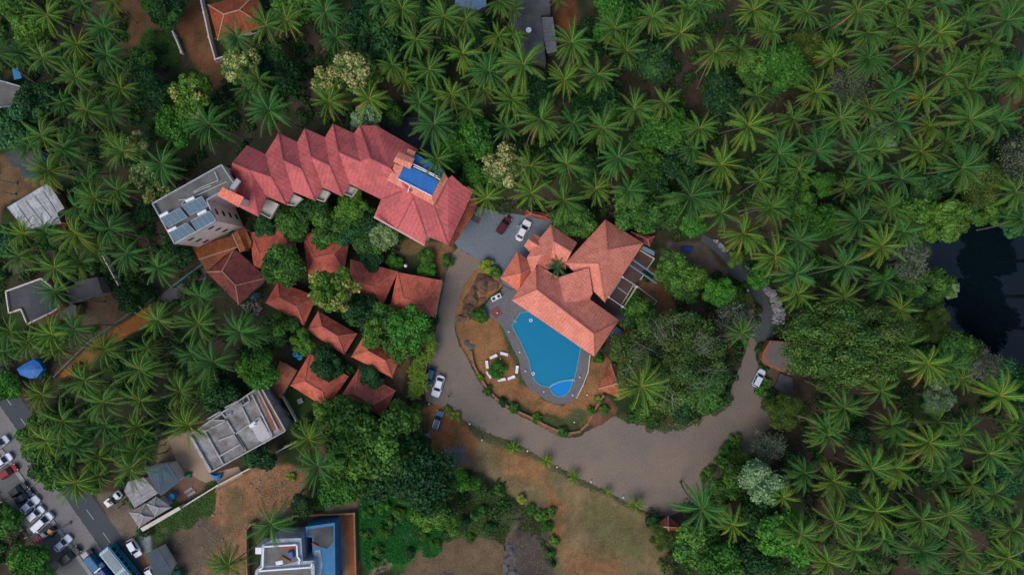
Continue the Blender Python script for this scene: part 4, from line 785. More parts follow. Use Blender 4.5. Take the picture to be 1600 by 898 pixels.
F = [['X1', 'X2', 'dp'], ['W1', 'T1', 'V1', 'B1', 'A1'], ['V1', 'T2', 'A2', 'B1'], ['T2', 'V2', 'B2', 'A2'], ['V2', 'T3', 'A3', 'B2'], ['T3', 'V3', 'B3', 'A3'], ['V3', 'T4', 'A4', 'B3'], ['T4', 'V4', 'B4', 'A4'], ['V4', 'T5', 'A5', 'B4'], ['T5', 'E0', 'NE', 'X1', 'A5'],
     ['W0', 'W1', 'A1'], ['W0', 'A1', 'S0'], ['S0', 'A1', 'S1'], ['A1', 'C1', 'S1'], ['A1', 'B1', 'D1', 'C1'], ['B1', 'A2', 'C2', 'D1'], ['A2', 'B2', 'D2', 'C2'], ['B2', 'A3', 'C3', 'D2'], ['A3', 'B3', 'D3', 'C3'], ['B3', 'A4', 'C4', 'D3'], ['A4', 'B4', 'A5', 'X1', 'X2', 'Q1', 'C4']]
roof(ht, V, F, M['roof_pink'], .25, caps=[('T2', 'A2'), ('T3', 'A3'), ('T4', 'A4'), ('T5', 'A5'), ('A2', 'B2'), ('A3', 'B3'), ('B2', 'D2'), ('B3', 'D3'), ('B1', 'D1'), ('W1', 'A1'), ('A5', 'X1'), ('A4', 'B4')], capm=mat('pink_ridge', (.3, .07, .07), .8, .2, 1))
V2_ = {'Q1': (595.5, 311.5, e), 'Q2': (584.2, 339, e), 'm1': (620.6, 357.8, e), 'Q3': (663.2, 383, e), 'v': (666.5, 368.5, e+.2), 'Q4': (700.8, 382.4, e), 'Q5': (740, 298, e), 'ap': (645.6, 309, 13), 'X2': (627, 300, r_-.6), 'bp': (678, 321, 13.2), 'cp': (700, 279, 13.0), 'N5': (724, 290, e), 'N6': (706, 274, 11.5)}
onplane(V2_, 'cp', 'bp', 'Q4', 'Q5'); onplane(V2_, 'N5', 'bp', 'Q4', 'Q5'); onplane(V2_, 'N6', 'bp', 'Q4', 'Q5'); onplane(V2_, 'X2', 'Q1', 'm1', 'ap'); onplane(V2_, 'Q2', 'Q1', 'm1', 'ap'); onplane(V2_, 'v', 'ap', 'm1', 'Q3'); onplane(V2_, 'bp', 'ap', 'v', 'Q4'); V2_['u1'] = (622, 276, 12.6); V2_['u2'] = (672, 304, 12.9)
print('roofz', {k: round(v[2], 1) for k, v in V2_.items()})
roof(ht, V2_, [['Q1', 'Q2', 'm1', 'ap', 'X2'], ['X2', 'ap', 'u1'], ['u1', 'ap', 'u2'], ['u2', 'ap', 'bp'], ['ap', 'm1', 'Q3', 'v'], ['ap', 'v', 'Q4', 'bp'], ['bp', 'Q4', 'Q5', 'N5', 'N6', 'cp']], M['roof_pink'], .25, caps=[('ap', 'm1'), ('ap', 'v'), ('bp', 'Q4'), ('Q1', 'X2')], capm=mat('pink_ridge2', (.3, .07, .07), .8, .2, 1), name='entrance_roof')
gt = MB(); a, b2 = P(584.2, 339, e)-ht.location, P(663.2, 383, e)-ht.location; gt.bar(a+Vector((0, 0, -.1)), b2+Vector((0, 0, -.1)), .3, .25); gt.build('gutter', mat('gutter', (.6, .4, .38), .7, .1, 1), ht)
q = walls(ht, [(359, 271), (363, 254.5), (385.6, 227), (414.6, 240.8), (435.3, 207.6), (464.3, 222), (476, 200.4), (507.8, 214.5), (520.2, 193.5), (552.7, 208.3), (562, 196), (588, 196.5), (654, 234), (700, 268), (740, 298), (700.8, 382.4), (672, 369), (663, 383), (584.2, 339), (595.5, 311.5), (546.6, 287.7), (535.3, 307.7), (504, 292.7), (492.7, 314), (459, 300), (447.6, 320), (416.3, 306.5), (404, 339), (371, 322)], e-1.3, M['wall'], 1.0)
rnd_windows(ht, q, e, 3, 4.2, 1.3)
for i, (a, b2, c2, d2) in enumerate([((413, 310), (406, 332), (424, 342), (437, 320)), ((458, 303), (450, 320), (462, 322), (474, 311)), ((503, 296), (496, 312), (508, 316), (517, 302)), ((546, 291), (540, 304), (552, 308), (560, 297))]):
    bm_ = MB(); bp_ = ccw([P(*x, 6.6)-ht.location for x in (a, b2, c2, d2)]); bm_.prism(bp_, 6.45, 6.6)
    for k in range(4):
        u, v = bp_[k], bp_[(k+1) % 4]; bm_.bar((u.x, u.y, 7.05), (v.x, v.y, 7.05), .12, .9)
    bm_.build('balcony', M['wall'], ht)
# low orange lean-to along the east side and entrance canopy
roof(ht, [(740, 300, 7), (746, 318, 6.2), (739, 336, 6.2), (716, 372, 6.2), (706, 385, 6.2), (700, 385, 7)], [[0, 1, 2, 3, 4, 5]], M['roof_terra'], name='lower_roof', color=(.8, .8, .8))
cb = MB(); p = [P(x, y, 4)-ht.location for x, y in ((737, 333), (752, 341), (747, 350), (733, 342))]; cb.prism(p, 3.85, 4.05); cb.build('entrance_canopy', mat('canopy_dark', (.06, .055, .055), .8, .3, 1), ht)
# roof terrace with the blue decks
rg = {'a': (617, 256, 14), 'b': (605, 281, 13.0), 'c': (678, 321, 13.3), 'd': (700, 279, 13.3), 'a2': (630.5, 260, 14.3), 'b2': (621.5, 279.5, 14.1), 'c2': (674.5, 306, 14.1), 'd2': (687, 282, 14.1), 'd3': (694, 268, 13.6)}
roof(ht, rg, [['a', 'b', 'b2', 'a2'], ['b', 'c', 'c2', 'b2'], ['c', 'd', 'd2', 'c2'], ['d', 'd3', 'd2']], M['roof_salmon'], .5, name='terrace_skirt')
def slab(parent, poly, z, th, m, name, bevel=0):
    mb = MB(); mb.prism([P(*x, z)-parent.location for x in poly], z-th, z); return mb.build(name, m, parent)
slab(ht, [(629, 261), (621.5, 279), (674.5, 305.5), (687, 282.5), (690, 276), (640, 250)], 13.9, 1.2, M['conc_dk'], 'terrace_floor')
slab(ht, [(628.5, 262), (622, 279), (674.5, 305), (685.7, 283), (646, 262)], 14.15, .2, M['blue'], 'blue_deck')
slab(ht, [(647, 239), (644.5, 254.5), (668, 268), (690, 278), (694.5, 266)], 13.4, 1.4, M['blue'], 'upper_blue_deck')
roof(ht, {'a': (621.8, 237, 15.4), 'b': (614.3, 252.6, 15.4), 'c': (640.6, 264.2, 15.0), 'd': (648, 247.6, 15.0), 'e': (618, 245, 15.9), 'f': (644.4, 256, 15.5)}, [['a', 'e', 'f', 'd'], ['e', 'b', 'c', 'f']], M['roof_salmon'], name='stair_roof')
roof(ht, [(637, 232.5, 14.2), (634.5, 241, 14.2), (646, 246.5, 14), (649.5, 237, 14)], [[0, 1, 2, 3]], M['roof_salmon'], name='small_roof')
slab(ht, [(623, 240), (617, 251), (640, 261), (645, 249)], 15.0, 3, M['wall'], 'stair_house')
rl = MB()
for pts in ([(622, 279.5), (637, 287), (674.5, 306)], [(646, 260), (668, 270), (688, 281)], [(645, 256), (665, 266), (684, 276)], [(641, 288), (637, 301)]):
    w3 = [P(x, y, 14.6)-ht.location for x, y in pts]
    for u, v in zip(w3, w3[1:]): rl.bar(u, v, .16, .1)
rl.build('railing', M['white'], ht)
# ---- tall white block with solar panels
tw = thing('white_block', 'tall white four-storey block with solar panels on its flat roof', 'building', P(300, 330))
z = 14.0; RP = [(346, 257.5), (238, 318), (273, 381), (337, 345), (322.5, 312.5), (366, 288)]
q = walls(tw, RP, z-.6, M['wall_pink'], 0)
slab(tw, RP, z-.55, .03, M['conc'], 'roof')
pq = [p-tw.location for p in ccw(PP(RP, z))]; pb = MB()
for i in range(len(pq)): u, v = pq[i], pq[(i+1) % len(pq)]; pb.bar((u.x, u.y, z-.25), (v.x, v.y, z-.25), .22, .6)
pb.build('parapet', mat('grey_parapet', (.33, .36, .38), .8, .3, .6), tw)
n_ = len(q)
for i in range(n_):
    L = (Vector(q[(i+1) % n_])-Vector(q[i])).length
    for lv in range(4):
        for j in range(int(L//4)): window(tw, q[i], q[(i+1) % n_], (j+.5)/int(L//4), 1.8+lv*3.1, .9, .8)
sb_ = MB(); zz = 15.5
sp = ccw(PP([(347.5, 293), (340, 305), (373, 323), (381, 308)], 15)); sq = [(v.x-tw.location.x, v.y-tw.location.y) for v in sp]
sb_.prism(offset(sq, .35), 0, 14.9); sb_.build('stair_tower', M['wall_pink'], tw)
roof(tw, [(347.5, 292.5, 15.4), (339.5, 305.5, 15.0), (373, 323.8, 15.0), (381, 308, 15.4)], [[0, 1, 2, 3]], M['roof_salmon'], name='stair_roof', color=(1.1, .85, .8))
du = MB(); du.bar(P(362, 297, 14.6)-tw.location, P(374, 281, 14.9)-tw.location, .9, .5); du.build('air_duct', M['grey'], tw)
def T5(x, y): return (x/3.99, 225+y/3.99)
for k, c in enumerate([[(1140, 385), (1262, 328), (1295, 385), (1180, 445)], [(1005, 465), (1125, 400), (1165, 455), (1045, 520)], [(1195, 480), (1310, 420), (1343, 475), (1225, 540)], [(1055, 550), (1170, 493), (1215, 545), (1095, 612)]]):
    lbl = ['top right bank of solar panels on the white block roof', 'left bank of solar panels on the white block roof', 'right bank of solar panels at the inner roof corner', 'bottom bank of solar panels by the roof corner'][k]
    a, b2, c2, d2 = [P(*T5(*x), 14.2) for x in c]; a.z = b2.z = 14.5; c2.z = d2.z = 13.95
    st = thing('solar_collector', lbl, 'solar panel', (a+c2)/2, 0, 'solar water heaters on the roof')
    o = st.location.copy()
    for j in range(4 if k != 3 else 4):
        f0, f1 = j/4+.012, (j+1)/4-.012; mb = MB(); q4 = [a.lerp(b2, f0)-o, a.lerp(b2, f1)-o, d2.lerp(c2, f1)-o, d2.lerp(c2, f0)-o]
        q4 = q4[::-1]
        mb.add(q4+[v-Vector((0, 0, .1)) for v in q4], [(0, 1, 2, 3), (7, 6, 5, 4), (0, 4, 5, 1), (1, 5, 6, 2), (2, 6, 7, 3), (3, 7, 4, 0)]); mb.build('panel', M['solar'], st)
    fr = MB(); fr.bar(a-o, b2-o, .12, .12); fr.bar(d2-o, c2-o, .12, .12)
    for f0 in (0, .25, .5, .75, 1): fr.bar(a.lerp(b2, f0)-o, d2.lerp(c2, f0)-o, .07, .14)
    fr.build('frame', mat('alu', (.3, .34, .38), .5, .1, 1), st)
    if k != 9:
        tx, ty = [(1180, 343), (1018, 437), (1255, 425), (1070, 530)][k]; ce = P(*T5(tx, ty), 14.7); d = (b2-a).normalized(); d.z = 0
        hm = thing('hot_water_tank', ['white cylinder tank above the top right solar panels', 'white cylinder tank at the left parapet', 'white cylinder tank between the right hand solar panels', 'white cylinder tank above the bottom solar panels'][k], 'water tank', (ce.x, ce.y, z-.55), 0, 'white hot water tanks on the roof')
        tb = MB(); tb.tube([(-d*.85)+Vector((0, 0, .9)), (d*.85)+Vector((0, 0, .9))], .32, 14); tb.build('tank', M['white'], hm, smooth=False)
        lg = MB(); lg.box((d.x*.5, d.y*.5, .3), (.08, .5, .6), math.atan2(d.y, d.x)); lg.box((-d.x*.5, -d.y*.5, .3), (.08, .5, .6), math.atan2(d.y, d.x)); lg.build('stand', M['grey'], hm)
pp = MB()
def roofpipe(pts, m=None):
    w3 = [P(x, y, 13.8)-tw.location for x, y in pts]
    for u, v in zip(w3, w3[1:]): pp.bar(u, v, .1, .1)
roofpipe([(335, 268), (341, 282), (312, 294), (302, 300)]); roofpipe([(354, 284), (330, 295), (300, 309)]); roofpipe([(279, 313), (290, 311), (283, 320)]); roofpipe([(303, 302), (312, 297), (330, 290)])
pp.build('pipework', mat('pipes', (.5, .5, .5), .5, .1, 2), tw)

# ---- salmon roofed restaurant by the pool
rs = thing('restaurant', 'salmon tiled building with many hipped wings above the swimming pool', 'restaurant', P(890, 440))
e, r_ = 4.4, 7.6
ridm = M['ridge']
roof(rs, {'T0': (946, 343, e), 'T2': (1005.6, 380, e), 'S5': (945, 472, e), 'W1': (883, 411, e), 'A': (949.4, 390, 8.4), 'B': (935, 411.5, 8.4)},
     [['T0', 'T2', 'A'], ['T2', 'S5', 'B', 'A'], ['S5', 'W1', 'B'], ['W1', 'T0', 'A', 'B']], M['roof_salmon'], caps=[('T0', 'A'), ('T2', 'A'), ('B', 'S5'), ('B', 'W1')], name='north_roof')
roof(rs, {'P1': (873, 433, e+.1), 'Mt': (920, 418, 7.3), 'V1': (880.6, 475, 6.6), 'S4': (921.5, 467, e+.1), 'Me': (926, 458, e+.6)},
     [['P1', 'Mt', 'V1'], ['Mt', 'Me', 'S4', 'V1']], M['roof_salmon'], caps=[('Mt', 'V1')], name='middle_roof')
roof(rs, {'S1': (799.4, 468.8, e), 'S2': (928.8, 557, e), 'S3': (967.5, 500, e), 'N1': (837.5, 412.5, e), 'R1': (839, 452, r_), 'R2': (928, 521, r_), 'K': (872.5, 433, e), 'J': (921, 467, e)},
     [['S1', 'S2', 'R2', 'R1'], ['S2', 'S3', 'R2'], ['S3', 'J', 'K', 'N1', 'R1', 'R2'], ['N1', 'S1', 'R1']], M['roof_salmon'], caps=[('S1', 'R1'), ('N1', 'R1'), ('R1', 'R2'), ('R2', 'S2'), ('R2', 'S3')], name='south_roof', capm=M['ridge'])
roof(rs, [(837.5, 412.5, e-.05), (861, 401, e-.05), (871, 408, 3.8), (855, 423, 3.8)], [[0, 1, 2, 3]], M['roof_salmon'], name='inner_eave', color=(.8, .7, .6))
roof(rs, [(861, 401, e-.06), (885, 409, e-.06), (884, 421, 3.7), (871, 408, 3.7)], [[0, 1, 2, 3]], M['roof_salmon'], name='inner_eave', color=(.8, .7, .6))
roof(rs, {'N': (808, 393, 3.6), 'W': (782, 434, 3.6), 'S': (811, 456, 3.6), 'E': (836, 414, 3.6), 'a': (814, 427, 6.2)}, [['N', 'W', 'a'], ['W', 'S', 'a'], ['S', 'E', 'a'], ['E', 'N', 'a']], M['roof_salmon'], caps=[('N', 'a'), ('W', 'a'), ('E', 'a')], name='corner_roof', color=(1, .82, .7))
roof(rs, {'a': (832.5, 365, 3.6), 'b': (818.8, 384, 3.6), 'r1': (825.6, 374, 5.0), 'r2': (849, 388.5, 5.0), 'c': (828, 394, 3.7), 'c2': (843, 398, 3.7), 'd': (849, 372, 3.7)}, [['a', 'r1', 'r2', 'd'], ['r1', 'b', 'c', 'c2', 'r2']], M['roof_salmon'], caps=[('r1', 'r2')], name='porch_roof')
roof(rs, {'K0': (861, 351, e), 'ap': (865.6, 377.5, 6.8), 'Ke': (902, 379, e), 'Ki': (893, 394, 6.6), 'L0': (846, 369, e), 'L1': (823, 402, e), 'L2': (832, 432, e), 'm': (846, 399, 6.3), 'm2': (838, 414, 5.4), 'R0': (861, 401, e), 'R1': (885, 409, e), 'v': (868, 406, e)},
     [['K0', 'Ke', 'Ki', 'ap'], ['K0', 'ap', 'm', 'L0'], ['L0', 'm', 'L1'], ['L1', 'm', 'm2', 'L2'], ['ap', 'R0', 'm2', 'm'], ['ap', 'v', 'R0'], ['ap', 'Ki', 'R1', 'v']], M['roof_salmon'], caps=[('K0', 'ap'), ('ap', 'Ki'), ('ap', 'v'), ('ap', 'm')], name='west_roof')
for pl, h_, nm in (([(946, 343), (1005.6, 380), (945, 472), (883, 411)], e-.2, 'north_wall'), ([(799.4, 468.8), (837.5, 412.5), (872, 433), (921, 467), (967.5, 500), (928.8, 557)], e-.2, 'south_wall'), ([(861, 351), (902, 379), (885, 409), (861, 401), (838, 432), (823, 402), (846, 369)], e-.2, 'west_wall'), ([(808, 393), (782, 434), (811, 456), (836, 414)], 3.4, 'corner_wall')):
    q = walls(rs, pl, h_, M['wall'], 1.2, name=nm)
    if nm in ('north_wall', 'south_wall'): rnd_windows(rs, q, h_, 1, 3.5, 1.6)
# small pyramid pavilions
hiphouse('pavilion', 'small pyramid-roofed red pavilion just right of the pool lawn', [(954, 567), (989, 584), (966, 621), (935, 607)], [(964, 599)], 2.6, 5.6, M['roof_terra'], 'pavilion', capm=M['ridge_light'], group='small pyramid pavilions', wins=False, inset=.8)
hiphouse('pavilion', 'small pyramid-roofed red pavilion at the lower end of the driveway', [(1044, 806), (1067, 824), (1046, 839), (1022, 821)], [(1044, 823)], 2.6, 4.6, M['roof_terra'], 'pavilion', capm=M['ridge_light'], group='small pyramid pavilions', wins=False, inset=.8, color=(.8, .8, .8))
hiphouse('orange_house', 'orange tiled house inside a white boundary wall at the top left', [(325, 8), (402, -12), (414, 42), (340, 64)], [(350, 23), (374, 16)], 3.2, 5.2, M['roof_orange'], 'house', capm=M['ridge_light'], color=(1.0, .8, .8))
# ---- terrace right of the restaurant
z0 = .25
tr = thing('terrace', 'maroon paved terrace with white posts and blue beams right of the restaurant', 'terrace', P(980, 440))
slab(tr, [(1000, 386), (1022, 404), (1003, 430), (995, 447), (974, 478), (962, 505), (925, 470), (915, 462)], .3, .3, M['maroon_floor'], 'floor')
slab(tr, [(963, 487), (968, 480), (982, 492), (972, 508), (960, 500)], .34, .3, M['path'], 'grey_floor')
M['cream'] = mat('cream_wall', (.6, .58, .46), .8, .1, 1); M['beam'] = mat('white_beam', (.42, .45, .47), .7, .1, 1)
def wbar(pts, zc, wd, ht_, mb=None, par=tr):
    w3 = [P(x, y, zc)-par.location for x, y in pts]
    for u, v in zip(w3, w3[1:]):
        m1_ = MB(); m1_.bar(u, v, wd, ht_); m1_.build('low_wall' if zc < 1 else 'beam', M['cream'] if zc < 1 else M['beam'], par)
wbar([(1022, 404), (1011, 420)], .7, .15, .8); wbar([(1022, 404), (1000, 391)], .7, .15, .8); wbar([(1005, 430), (1000, 437)], .7, .15, .8); wbar([(995, 447), (975, 478)], .7, .2, .8); wbar([(990, 444), (971, 476)], .7, .12, .8); wbar([(973, 479), (988, 490)], .7, .2, .8)
wbar([(973, 433), (995, 447)], 2.6, .14, .12); wbar([(951, 464), (973, 479)], 2.6, .14, .12); wbar([(970, 436), (952, 463)], 2.6, .12, .12); wbar([(965, 449), (982, 461)], 2.6, .1, .1); wbar([(995, 447), (1026, 470), (1013, 493)], 1.2, .12, .2); wbar([(991, 466), (999, 471)], 1.2, .1, .1)
for x, y in ((973, 433), (951, 464), (973, 479), (995, 448)):
    b_ = MB(); c_ = P(x, y, 2.6)-tr.location; b_.box((c_.x, c_.y, 1.4), (.35, .35, 2.6)); b_.build('post', M['white'], tr)
pg = thing('blue_beams', 'pair of long blue steel beams crossing the maroon terrace', 'beams', P(1005, 425))
for a, b2 in (((989, 406), (1037, 440)), ((984, 414), (1026, 443))):
    b_ = MB(); b_.bar(P(*a, 2.8)-pg.location, P(*b2, 2.8)-pg.location, .3, .2); b_.build('beam', M['steel'], pg)
lb = MB()
for x, y in ((989, 406), (1037, 440), (984, 414), (1026, 443)): c_ = P(x, y, 2.8)-pg.location; lb.box((c_.x, c_.y, 1.35), (.12, .12, 2.7))
lb.build('support', M['steel'], pg)
t = thing('glass_canopy', 'small blue-grey sheet canopy at the right corner of the salmon roof', 'canopy', P(1012, 390))
slab(t, [(1005, 384), (1023, 393), (1022, 400), (1001, 389)], 2.7, .08, mat('bluegrey_sheet', (.14, .22, .28), .3, .1, 1), 'sheet')
for k, (x, y) in enumerate(((1006, 386), (1021, 394))): mb = MB(); c_ = P(x, y, 2.6)-t.location; mb.tube([(c_.x, c_.y, 0), (c_.x, c_.y, 2.62)], .05, 6); mb.build('post', M['grey'], t)
hiphouse('shed', 'dark red tiled shed roof behind the right corner of the restaurant', [(985, 362), (1023, 369), (1015, 385), (992, 374)], [(997, 367), (1012, 374)], 2.6, 3.2, M['roof_maroon'], 'shed', color=(1.2, 1, 1), wins=False)
hiphouse('shed', 'brick red paved lean-to at the top edge of the court', [(822, 328), (858, 334), (860, 345), (820, 338)], [(830, 334), (850, 339)], 2.3, 2.8, M['roof_maroon'], 'shed', color=(1.3, 1.2, 1.2), wins=False)
t = thing('water_tub', 'open rectangular blue tub beside the lower right corner of the salmon roof', 'tub', P(943, 515))
fr = [(954, 511.5), (970, 521), (961, 537), (947, 529)]
fr = [(944 + (x-954)*1.0+19, y) for x, y in fr]
fr = [(963, 511), (971, 517), (962, 529), (954, 523)]
w4 = [P(x, y, .9)-t.location for x, y in fr]; mb = MB()
for i in range(4): mb.bar((w4[i].x, w4[i].y, .5), (w4[(i+1) % 4].x, w4[(i+1) % 4].y, .5), .22, .9)
mb.build('rim', M['blue2'], t); slab(t, fr, .35, .3, M['conc_dk'], 'floor')

# ---- neighbours' houses
def flat(name, label, poly, z, wall, top, par=None, cat='house', pw_=.22, ph=.5, wins=True):
    cx = sum(p[0] for p in poly)/len(poly); cy = sum(p[1] for p in poly)/len(poly); b = P(cx, cy, z); b.z = 0
    t = thing(name, label, cat, b); q = walls(t, poly, z-.4, M[wall], 0)
    slab(t, poly, z-.35, .04, M[top], 'roof')
    if par:
        w3 = [v-b for v in ccw(PP(poly, z))]; mb = MB()
        for i in range(len(w3)): u, v = w3[i], w3[(i+1) % len(w3)]; mb.bar((u.x, u.y, z-.15), (v.x, v.y, z-.15), pw_, ph)
        mb.build('parapet', M[par], t)
    if wins: rnd_windows(t, q, z, max(1, int(z//3.1)), 4)
    return t
flat('brick_house', 'flat dark-roofed house with brick red walls and white rim at the left edge', [(9, 455), (64, 435), (80, 448), (87, 464), (92, 480), (80, 488), (42.5, 506), (32.5, 482.5), (14, 489)], 6, 'brick', 'conc_dk', 'wall')
flat('annex', 'grey flat-roofed outbuilding right of the brick red house', [(121, 439), (152, 432.5), (160, 457.5), (110, 474), (104, 455)], 3.6, 'conc', 'conc_dk', None)
flat('porch_roof', 'pale yellow curved porch slab beside the brick red house', [(96, 460), (106, 470), (119, 478), (118, 492), (100, 500), (92, 498), (96, 480)], 3, 'tan', 'conc', None, wins=False)
flat('blue_rimmed_house', 'grey flat roof edged in blue paint at the left edge', [(8, 242), (15, 259), (30, 262), (33, 275), (60, 268), (64, 240), (40, 222), (15, 228)], 4, 'blue2', 'conc_dk', None)
flat('blue_parapet_house', 'small concrete roof with a blue tank stand at the far left', [(-15, 122), (38, 137), (22, 165), (-15, 170)], 4, 'paleblue', 'conc', 'paleblue', wins=False)
slab(thing('blue_sheet', 'blue sheet cover over a small roof at the far left', 'tarp', P(28, 118)), [(19, 108), (28, 106), (34, 122), (22, 125)], 4.2, .1, M['blue2'], 'sheet')
flat('grey_house', 'grey weathered flat-roofed house at the top edge of the photo', [(791, -20), (859, -20), (860, 20), (845, 24), (853, 98), (838, 92), (814, 73), (800, 40)], 4, 'conc', 'conc_dk', None)
t = thing('tin_shed', 'light grey metal sheet roof against the grey house at the top', 'shed', P(857, 55)); roof(t, [(841, 27, 3.3), (864, 27, 3.0), (871, 81, 3.0), (855, 84, 3.3)], [[0, 1, 2, 3]], M['roof_grey'], .08, color=(.5, .5, .55)); walls(t, [(841, 27), (864, 27), (871, 81), (855, 84)], 2.9, M['conc'], .3)
flat('blue_house', 'blue-grey roof at the very top edge left of the grey house', [(711, -20), (758, -20), (760, 8), (748, 16), (711, 8)], 4, 'conc', 'steel', None)
t = thing('white_shed', 'light grey cement-sheet roofed shed in the left palm grove', 'shed', P(58, 322))
WS = [(71, 288), (11, 324), (40, 360), (95.6, 349), (89, 332.5), (100.6, 325.6), (80, 292)]
roof(t, [(x, y, 3.4) for x, y in WS], [list(range(7))], M['roof_grey'], .1, color=(1.3, 1.35, 1.4)); walls(t, WS, 3.2, M['brick'], .5)
sm = MB()
for a, b2 in (((27, 321), (50, 352)), ((40, 314), (66, 346)), ((54, 306), (80, 340)), ((68, 299), (88, 330))): sm.bar(P(*a, 3.44)-t.location, P(*b2, 3.44)-t.location, .1, .03)
sm.build('sheet_seam', M['conc_dk'], t)
# construction building
cs = thing('unfinished_building', 'unfinished concrete building with open roof slab and low wall grid', 'building', P(370, 670)); z = 6.0
CP = [(401, 607), (299, 678), (332, 735.6), (440, 676), (447, 672), (409, 604)]
walls(cs, CP, z-.3, M['conc_lt'], .3); slab(cs, CP, z, .3, mat('stained_slab', (.34, .34, .35), .9, col2=(.09, .08, .07), scale=.45, fine=.35), 'roof')
M['pale_top'] = mat('pale_cement', (.38, .385, .38), .9, .4, 1); lw = MB()
def Z7(x, y): return (260+x/8, 600+y/8)
for pts in ([(300, 640), (560, 1100)], [(480, 590), (760, 450), (1000, 820)], [(760, 450), (510, 440)], [(740, 400), (680, 340), (510, 440)], [(910, 200), (960, 270), (1050, 200), (1020, 140)], [(910, 200), (740, 290)], [(870, 620), (1170, 410), (1320, 660)], [(870, 620), (660, 240+460)], [(1150, 60), (1400, 560)], [(1080, 130), (1330, 640)], [(870, 620), (1000, 830)], [(680, 890), (940, 740)], [(500, 600), (725, 1000)], [(910, 200), (1060, 500)]):
    w3 = [P(*Z7(*p_), z)-cs.location for p_ in pts]
    for u, v in zip(w3, w3[1:]): m1_ = MB(); m1_.bar((u.x, u.y, z+.2), (v.x, v.y, z+.2), .26, .4); m1_.build('low_wall', M['pale_top'], cs)
w3 = [v-cs.location for v in ccw(PP(CP, z))]
for i in range(len(w3)): u, v = w3[i], w3[(i+1) % len(w3)]; lw.bar((u.x, u.y, z+.25), (v.x, v.y, z+.25), .25, .5)
lw.build('roof_rim', M['pale_top'], cs)
for a in ([(1140, 130), (1170, 110), (1370, 560), (1330, 590)], [(1200, 90), (1230, 80), (1450, 560), (1420, 590)]):
    slab(cs, [Z7(*x) for x in a], z+.03, .02, M['brick'], 'brick_infill')
slab(cs, [Z7(*x) for x in ((960, 190), (1030, 155), (1055, 205), (985, 245))], z+.04, .02, M['black'], 'opening_shade_sheet'); slab(cs, [Z7(*x) for x in ((650, 410), (700, 380), (730, 440), (690, 470))], z+.04, .02, M['black'], 'opening_shade_sheet')  # flat black sheets: shade inside roof openings painted as colour, slab stays closed
slab(cs, [Z7(*x) for x in ((1060, 540), (1180, 430), (1310, 660), (1230, 740), (1150, 700))], z+.05, .03, mat('fresh_plaster', (.46, .44, .46), .9, .12, .6), 'plastered_floor')
t = thing('cement_bag_heap', 'white heap on the roof slab of the unfinished building', 'heap', P(395, 663, z)); mb = MB(); mb.box((0, 0, .3), (1.6, 1.0, .6), .5, .6); mb.box((.5, .5, .45), (.7, .5, .5), .9, .6); mb.build('bags', M['white'], t, bevel=.08)
t = thing('blue_bag', 'blue-grey crumpled plastic on the unfinished roof slab', 'bag', P(359, 646, z)); mb = MB(); mb.box((0, 0, .2), (1.2, .5, .4), .1, .5); mb.box((.3, .3, .2), (.6, .5, .3), .6, .5); mb.build('plastic', M['paleblue'], t, bevel=.08)
# boundary walls
def bwall(label, pts, h_=1.6, wd=.25, m='wall', name='boundary_wall', cat='wall'):
    w3 = PP(pts, h_); b = w3[0].copy(); b.z = 0; mb = MB()
    for u, v in zip(w3, w3[1:]): mb.bar((u.x, u.y, h_/2), (v.x, v.y, h_/2), wd, h_)
    for v in w3: mb.box((v.x, v.y, h_/2+.05), (wd*1.4, wd*1.4, h_+.1))
    o = mb.build(name, M[m] if isinstance(m, str) else m); return tag(o, label, cat)
bwall('pale boundary wall below the unfinished building and sand yard', [(286, 791), (340, 758), (391, 731)], 1.6)
bwall('short pale wall right of the unfinished building', [(432, 706), (462, 690)], 1.5)
bwall('thin pale wall beside the lawn with the white table', [(441, 620), (462, 657)], 1.3, .18)
bwall('white wall round the yard of the orange house', [(311, -10), (318, 20), (326, 58), (336, 93), (350, 88)], 1.8)
bwall('whitewashed wall running down through the dirt lane at top left', [(260, 32), (272, 55), (283, 82)], 1.0, .3)
bwall('sandy wall on the left side of the white and blue house', [(386, 910), (384, 860), (384, 828), (391, 819), (398, 818)], 1.4, .3, 'tan')
bwall('long sandy wall above and beside the white and blue house', [(455, 812), (458, 806), (553, 802), (556, 910)], 1.4, .3, 'tan')
bwall('thin wall along the left palm grove by the lane', [(84, 588), (137, 535), (200, 490), (240, 465)], 1.2, .2, 'conc')
bwall('greenish wall edging the lane at the foot of the orange shelter', [(316, 412), (268, 448)], 1.6, .25, mat('green_wall', (.06, .16, .13), .8, .3, 1))
bwall('white wall beside the left palm grove above the lane', [(160, 400), (187, 450)], 1.6, .2)
bwall('low white garden wall along the edge of the cottage by the driveway', [(691, 442), (684, 470), (680, 495)], .9, .2, mat('white_green', (.4, .4, .3), .8, .5, 2))
bwall('low white edging wall between yellow shrubs and the driveway', [(668, 560), (664, 585), (661, 605)], .6, .2, 'wall')
bwall('low brown laterite wall curving round the lower lawn of the pool', [(736, 550), (740, 570), (749, 587), (761, 606), (775, 622), (790, 633), (806, 641), (831, 652.5), (852, 664), (871, 672.5), (887.5, 677), (905, 674), (917.5, 662.5), (924, 650), (934, 632), (942.5, 619)], .6, .35, 'tan', 'garden_wall')
bwall('pale edging strip on the outer side of the pool deck', [(901, 621), (911, 602), (919, 580), (922, 555)], .25, .18, 'wall', 'edging')
bwall('concrete parapet beside the path on the right', [(1188, 443), (1207, 457), (1220, 470)], .9, .2, 'conc')
